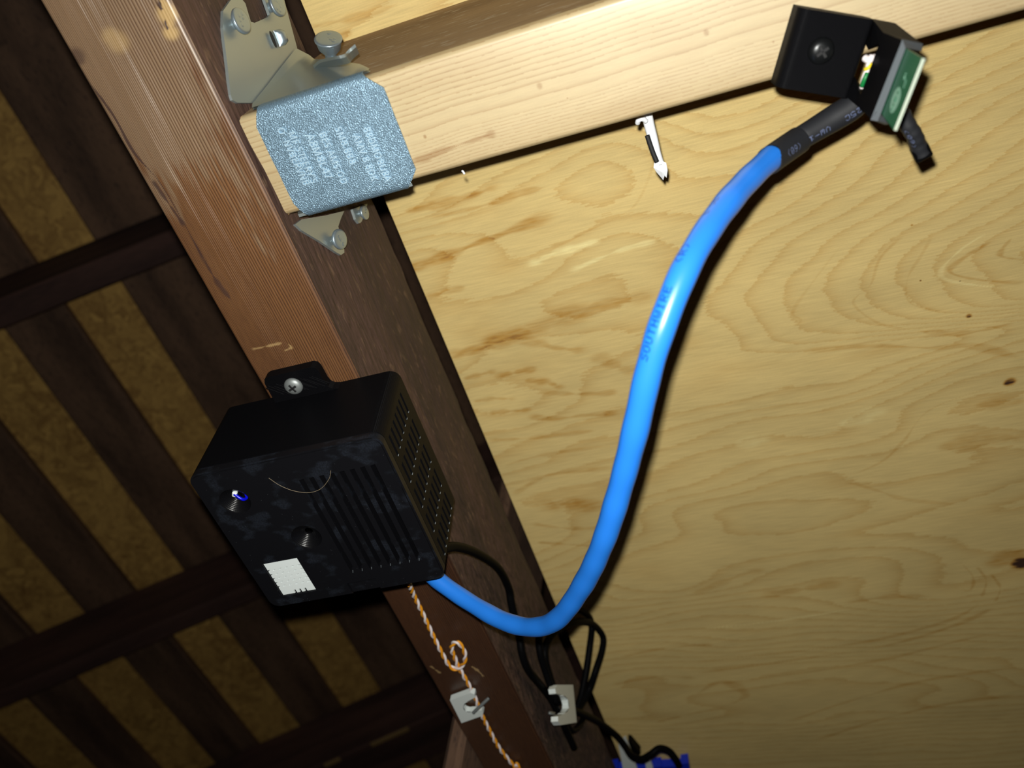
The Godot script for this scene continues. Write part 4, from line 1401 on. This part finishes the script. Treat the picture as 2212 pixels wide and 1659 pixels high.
# ==================================================================== cables
func blue_cable() -> void:
	var pts := [Vector3(-0.142, 0.232, -0.2288), Vector3(-0.1375, 0.2285, -0.2325), Vector3(-0.1256, 0.221, -0.2378), Vector3(-0.1095, 0.21, -0.239), Vector3(-0.0948, 0.201, -0.2343), Vector3(-0.081, 0.194, -0.2231), Vector3(-0.065, 0.187, -0.2), Vector3(-0.0522, 0.181, -0.1768), Vector3(-0.0416, 0.178, -0.1548), Vector3(-0.032, 0.176, -0.1332), Vector3(-0.0244, 0.177, -0.1159), Vector3(-0.0179, 0.181, -0.1046), Vector3(-0.0099, 0.19, -0.0956), Vector3(-0.0011, 0.206, -0.0924), Vector3(0.008, 0.224, -0.0924), Vector3(0.017, 0.24, -0.0934)]
	var line := curve(pts, 12)
	var rad := []
	var along := 0.0
	for i in line.size():
		if i:
			along += line[i].distance_to(line[i - 1])
		rad.append(0.00358 + 0.00007 * sin(along * 420.0) + 0.00006 * sin(along * 173.0 + 1.0))
	var o := thing("network_cable", "thick bright blue cable looping from the black box to the bracket", "cable", pts[4])
	start()
	tube(line, rad, 28, -pts[8])
	put("jacket", M.cable, o)
	# two lengths of shrink sleeve over its upper end
	var sp := curve([Vector3(0.0158, 0.2385, -0.0937), Vector3(0.0203, 0.244, -0.094), Vector3(0.0257, 0.25, -0.0942), Vector3(0.0279, 0.251, -0.0936), Vector3(0.0351, 0.254, -0.0923), Vector3(0.0418, 0.256, -0.0907), Vector3(0.0444, 0.257, -0.0892)], 8)
	var sr := []
	for i in sp.size():
		var e := float(i) / (sp.size() - 1)
		sr.append(0.0040 - 0.0005 * smoothstep(0.33, 0.42, e) + 0.0004 * smoothstep(0.5, 0.75, e))
	start()
	tube(sp, sr, 24, -pts[8])
	put("shrink_sleeve", M.shrink, o).set_meta("label", "black shrink sleeve with pale print")


func cord(called: String, label: String, pts: Array, r: float, n := 8) -> void:
	var line := curve(pts, n)
	start(pts[0])
	tube(line, r, 14)
	tag(put(called, M.cord), label, "cable")


func cords() -> void:
	cord("power_cord", "thin black cord leaving the right side of the black box", [Vector3(-0.134, 0.2361, -0.222), Vector3(-0.134, 0.2477, -0.2326), Vector3(-0.1355, 0.2657, -0.2554), Vector3(-0.138, 0.2845, -0.2851), Vector3(-0.1405, 0.2915, -0.3071), Vector3(-0.1415, 0.2892, -0.3158), Vector3(-0.142, 0.2855, -0.326), Vector3(-0.142, 0.2819, -0.3347), Vector3(-0.142, 0.2763, -0.3417), Vector3(-0.142, 0.2746, -0.353), Vector3(-0.142, 0.2796, -0.3726), Vector3(-0.142, 0.2839, -0.3902), Vector3(-0.141, 0.2832, -0.401), Vector3(-0.141, 0.2832, -0.4204), Vector3(-0.1415, 0.2838, -0.4401)], 0.0021)
	cord("looped_cord", "black cord loop hanging over the beam's right side above the clip", [Vector3(-0.1385, 0.2833, -0.3962), Vector3(-0.139, 0.2881, -0.3816), Vector3(-0.139, 0.2928, -0.3691), Vector3(-0.138, 0.3001, -0.3653), Vector3(-0.134, 0.3129, -0.3694), Vector3(-0.128, 0.3274, -0.3813), Vector3(-0.124, 0.3431, -0.402), Vector3(-0.122, 0.3495, -0.4222), Vector3(-0.123, 0.3426, -0.427), Vector3(-0.128, 0.3292, -0.4309), Vector3(-0.134, 0.322, -0.4389), Vector3(-0.139, 0.3092, -0.4379), Vector3(-0.141, 0.2936, -0.4257)], 0.0021)
	cord("looped_cord", "black cord loop behind the first, passing under the blue cable", [Vector3(-0.137, 0.2791, -0.3894), Vector3(-0.1395, 0.2875, -0.3743), Vector3(-0.14, 0.2933, -0.3615), Vector3(-0.139, 0.303, -0.3567), Vector3(-0.136, 0.3221, -0.3668), Vector3(-0.131, 0.3411, -0.3846), Vector3(-0.127, 0.3507, -0.4028), Vector3(-0.127, 0.3511, -0.4141), Vector3(-0.129, 0.3397, -0.4191), Vector3(-0.133, 0.3272, -0.4275), Vector3(-0.137, 0.3153, -0.4336), Vector3(-0.14, 0.3071, -0.4356)], 0.0021)
	cord("trailing_cord", "black cord running from the clip to the blue block at bottom", [Vector3(-0.1385, 0.2901, -0.4098), Vector3(-0.139, 0.3026, -0.4319), Vector3(-0.138, 0.3237, -0.4746), Vector3(-0.134, 0.3345, -0.5075), Vector3(-0.128, 0.3273, -0.5099), Vector3(-0.122, 0.3164, -0.5038), Vector3(-0.115, 0.3121, -0.5017), Vector3(-0.108, 0.3124, -0.4977), Vector3(-0.102, 0.3157, -0.4969), Vector3(-0.097, 0.3169, -0.502), Vector3(-0.094, 0.315, -0.5077), Vector3(-0.093, 0.3146, -0.5146)], 0.0023)
	cord("tucked_cord", "short black cord end tucked behind the right-hand clip", [Vector3(-0.142, 0.2885, -0.4146), Vector3(-0.1415, 0.288, -0.4209), Vector3(-0.141, 0.2902, -0.4327), Vector3(-0.1415, 0.3041, -0.4482), Vector3(-0.143, 0.3198, -0.4614)], 0.0018)

	# orange and white twisted pair with a curl in it
	var pts := curve([Vector3(-0.1626, 0.246, -0.2495), Vector3(-0.1683, 0.2535, -0.2653), Vector3(-0.1708, 0.2563, -0.2821), Vector3(-0.1724, 0.2573, -0.3012), Vector3(-0.1727, 0.2573, -0.3179), Vector3(-0.1716, 0.2572, -0.3232), Vector3(-0.1682, 0.2568, -0.3239), Vector3(-0.1628, 0.256, -0.3184), Vector3(-0.1597, 0.2555, -0.3102), Vector3(-0.1603, 0.2555, -0.303), Vector3(-0.1638, 0.256, -0.3041), Vector3(-0.1664, 0.2568, -0.3094), Vector3(-0.1674, 0.2574, -0.3159), Vector3(-0.1685, 0.258, -0.324), Vector3(-0.1685, 0.2582, -0.3296), Vector3(-0.1682, 0.258, -0.3402), Vector3(-0.1685, 0.2576, -0.3514), Vector3(-0.1695, 0.2572, -0.3642), Vector3(-0.1701, 0.2576, -0.3765), Vector3(-0.1702, 0.2578, -0.3951), Vector3(-0.1673, 0.2578, -0.4144), Vector3(-0.1647, 0.258, -0.4306)] + [Vector3(-0.166, 0.258, -0.62), Vector3(-0.170, 0.258, -0.95)], 10)
	var o := thing("twisted_pair", "orange and white twisted wire pair with a small curl", "wire", pts[0])
	var f := frames(pts, Vector3(0, -1, 0))
	for s in 2:
		var w := []
		var along := 0.0
		for i in pts.size():
			if i:
				along += pts[i].distance_to(pts[i - 1])
			var a := along * TAU / 0.0110 + PI * s
			w.append(pts[i] + (f[i].x * cos(a) + f[i].y * sin(a)) * 0.00062)
		start()
		tube(curve(w, 2), 0.00066, 8)
		put("orange_wire" if s == 0 else "white_wire", M.orange if s == 0 else M.white_wire, o)


# ==================================================================== white cable clips
func clips() -> void:
	# outline: square back, two arms, round throat open to the left
	var shape := func(w: float, h: float) -> PackedVector2Array:
		var p := PackedVector2Array([Vector2(0, 0), Vector2(w * 0.88, 0), Vector2(w, h * 0.1), Vector2(w * 0.98, h * 0.22), Vector2(w * 0.62, h * 0.27)])
		for k in 7:
			var a := -PI / 2 - PI * k / 6.0
			p.append(Vector2(w * 0.62 + cos(a) * w * 0.28, h * 0.5 + sin(a) * h * 0.22))
		p.append_array(PackedVector2Array([Vector2(w * 0.62, h * 0.73), Vector2(w * 0.98, h * 0.78), Vector2(w, h * 0.9), Vector2(w * 0.88, h)]))
		p.append(Vector2(0, h))
		return p
	# on the ribbed edge, open to the right
	var at := Vector3(-0.1812, 0.2555, -0.3471)
	var ax := (Vector3(-0.1681, 0.2555, -0.3425) - at)
	var ay := (Vector3(-0.182, 0.2555, -0.3671) - at)
	var w := ax.length() * 1.15
	ax = ax.normalized()
	var h := ay.length()
	ay = ay.normalized()
	var o := thing("cable_clip", "loose white plastic cable clip on the beam's ribbed edge beside the twisted pair", "cable clip", at, "white cable clips")
	start()
	grain = Vector3(1, 0, 0)
	prism(shape.call(w * 1.0, h), Transform3D(Basis(ax, ay, ax.cross(ay)), at), 0.0035 * signf(ax.cross(ay).y))
	put("clip_body", M.clip, o)
	start()
	var n0 := Vector3(-0.1715, 0.254, -0.3571)
	var n1 := Vector3(-0.161, 0.2575, -0.3507)
	tube([n0, n0.lerp(n1, 0.5), n1], 0.0009, 8)
	put("clip_nail", M.steel, o)
	# on the rough side, over the cords, open to the left
	at = Vector3(-0.1345, 0.3039, -0.4082)
	ax = Vector3(-0.1345, 0.2835, -0.3796) - at
	ay = Vector3(-0.1345, 0.2831, -0.4092) - at
	w = ax.length()
	h = ay.length()
	ax = ax.normalized()
	ay = (ay - ax * ay.dot(ax)).normalized()
	o = thing("cable_clip", "white plastic cable clip holding the black cords to the beam's dark side", "cable clip", at, "white cable clips")
	start()
	prism(shape.call(w * 1.12, h), Transform3D(Basis(ax, ay, ax.cross(ay)), at), -0.004 * signf(ax.cross(ay).x))
	put("clip_body", M.clip, o)
	start()
	n0 = Vector3(-0.1375, 0.2714, -0.3879)
	n1 = Vector3(-0.139, 0.2691, -0.3838)
	tube([n0, n0.lerp(n1, 0.5), n1], 0.0009, 8)
	put("clip_nail", M.steel, o)


# ==================================================================== blue block in the lower corner
func corner_unit() -> void:
	var o := thing("terminal_block", "blue toothed terminal block with a white strap, cut by the photo's bottom edge", "terminal block", Vector3(-0.1252, 0.35, -0.5843))
	grain = Vector3(1, 0, 0)
	var low := func(p: Array, d: float) -> void:   # a block hanging d below the outline p
		var f := []
		for v in p:
			f.append(v - Vector3(0, d, 0))
		hexa(f, p)
	start()
	low.call([Vector3(-0.1558, 0.357, -0.5756), Vector3(-0.0977, 0.357, -0.5758), Vector3(-0.1002, 0.357, -0.6542), Vector3(-0.1655, 0.357, -0.6631)], 0.006)
	put("block_body", M.blue_plastic, o)
	for t in [[Vector3(-0.1532, 0.3565, -0.5714), Vector3(-0.1481, 0.3565, -0.5707), Vector3(-0.151, 0.3565, -0.5884), Vector3(-0.1563, 0.3565, -0.5891)], [Vector3(-0.1336, 0.3565, -0.5723), Vector3(-0.1272, 0.3565, -0.5717), Vector3(-0.1301, 0.3565, -0.5905), Vector3(-0.1363, 0.3565, -0.5899)], [Vector3(-0.1218, 0.3565, -0.5723), Vector3(-0.1161, 0.3565, -0.5717), Vector3(-0.1185, 0.3565, -0.5892), Vector3(-0.1243, 0.3565, -0.5899)], [Vector3(-0.1014, 0.3565, -0.5704), Vector3(-0.0957, 0.3565, -0.5692), Vector3(-0.0976, 0.3565, -0.5889), Vector3(-0.1032, 0.3565, -0.5895)]]:
		start()
		low.call(t, 0.0075)
		put("tooth", M.blue_plastic, o)
	start()
	low.call([Vector3(-0.1382, 0.345, -0.5314), Vector3(-0.1311, 0.345, -0.5243), Vector3(-0.1322, 0.345, -0.566), Vector3(-0.1453, 0.345, -0.5831)], 0.002)
	low.call([Vector3(-0.1243, 0.345, -0.5555), Vector3(-0.1204, 0.345, -0.5518), Vector3(-0.1204, 0.345, -0.5636), Vector3(-0.1261, 0.345, -0.5666)], 0.002)
	put("white_strap", M.clip, o)
	start()
	low.call([Vector3(-0.1337, 0.357, -0.5416), Vector3(-0.1316, 0.357, -0.543), Vector3(-0.1281, 0.357, -0.5575), Vector3(-0.1354, 0.357, -0.5662)], 0.006)
	put("black_latch", M.cord, o)


# ==================================================================== small things
func small_things() -> void:
	# torn white sheath poking out between joist and deck
	var sp := curve([Vector3(-0.0172, 0.286, -0.0844), Vector3(-0.0172, 0.285, -0.0886), Vector3(-0.017, 0.284, -0.0936), Vector3(-0.0169, 0.283, -0.0986), Vector3(-0.0165, 0.2825, -0.1024)], 6)
	var o := thing("torn_sheath", "torn white plastic cable sheath poking down beside the pine joist", "cable scrap", sp[8])
	start()
	var rr := []
	for i in sp.size():
		rr.append(0.0019 - 0.0004 * float(i) / sp.size())
	tube(sp, rr, 14)
	put("sheath", M.sheath, o)
	start()
	var tip := [Vector3(-0.0179, 0.2815, -0.1001), Vector3(-0.0157, 0.2815, -0.1009), Vector3(-0.0143, 0.2815, -0.1021), Vector3(-0.0144, 0.2818, -0.1049), Vector3(-0.0153, 0.282, -0.1075), Vector3(-0.0159, 0.282, -0.1067), Vector3(-0.0166, 0.282, -0.1081), Vector3(-0.0171, 0.282, -0.1069), Vector3(-0.0182, 0.2818, -0.1046), Vector3(-0.0188, 0.2815, -0.1026)]
	var mid := Vector3.ZERO
	for v in tip:
		mid += v / tip.size()
	for i in tip.size():
		var a: Vector3 = tip[i]
		var b: Vector3 = tip[(i + 1) % tip.size()]
		var front := mid + Vector3(0, -0.0012, 0)
		var behind := mid + Vector3(0, 0.0012, 0)
		poly([front, a, b], Vector3(0, -1, 0))
		poly([behind, a, b], Vector3(0, 1, 0))
	put("frayed_tip", M.sheath, o)
	start()
	tube(curve([Vector3(-0.0185, 0.2825, -0.0913), Vector3(-0.0182, 0.2818, -0.0941), Vector3(-0.0178, 0.2812, -0.0974), Vector3(-0.0172, 0.2806, -0.1007)], 5), 0.00085, 8)
	put("dark_core", M.dark_gap, o).set_meta("label", "dark core showing through the tear")
	start()
	tube(curve([Vector3(-0.0178, 0.283, -0.0868), Vector3(-0.0187, 0.282, -0.0853), Vector3(-0.02, 0.282, -0.0854), Vector3(-0.0207, 0.283, -0.0866)], 5), 0.0009, 8)
	put("curled_shred", M.sheath, o)
	# fleck of white on the joist's lower corner
	start(Vector3(-0.0773, 0.26, -0.0799))
	tube(curve([Vector3(-0.0777, 0.2605, -0.0795), Vector3(-0.0773, 0.26, -0.0798), Vector3(-0.0772, 0.26, -0.0806)], 4), 0.00035, 6)
	tag(put("white_fleck", M.sheath), "tiny white fleck stuck to the pine joist's lower corner", "fleck")
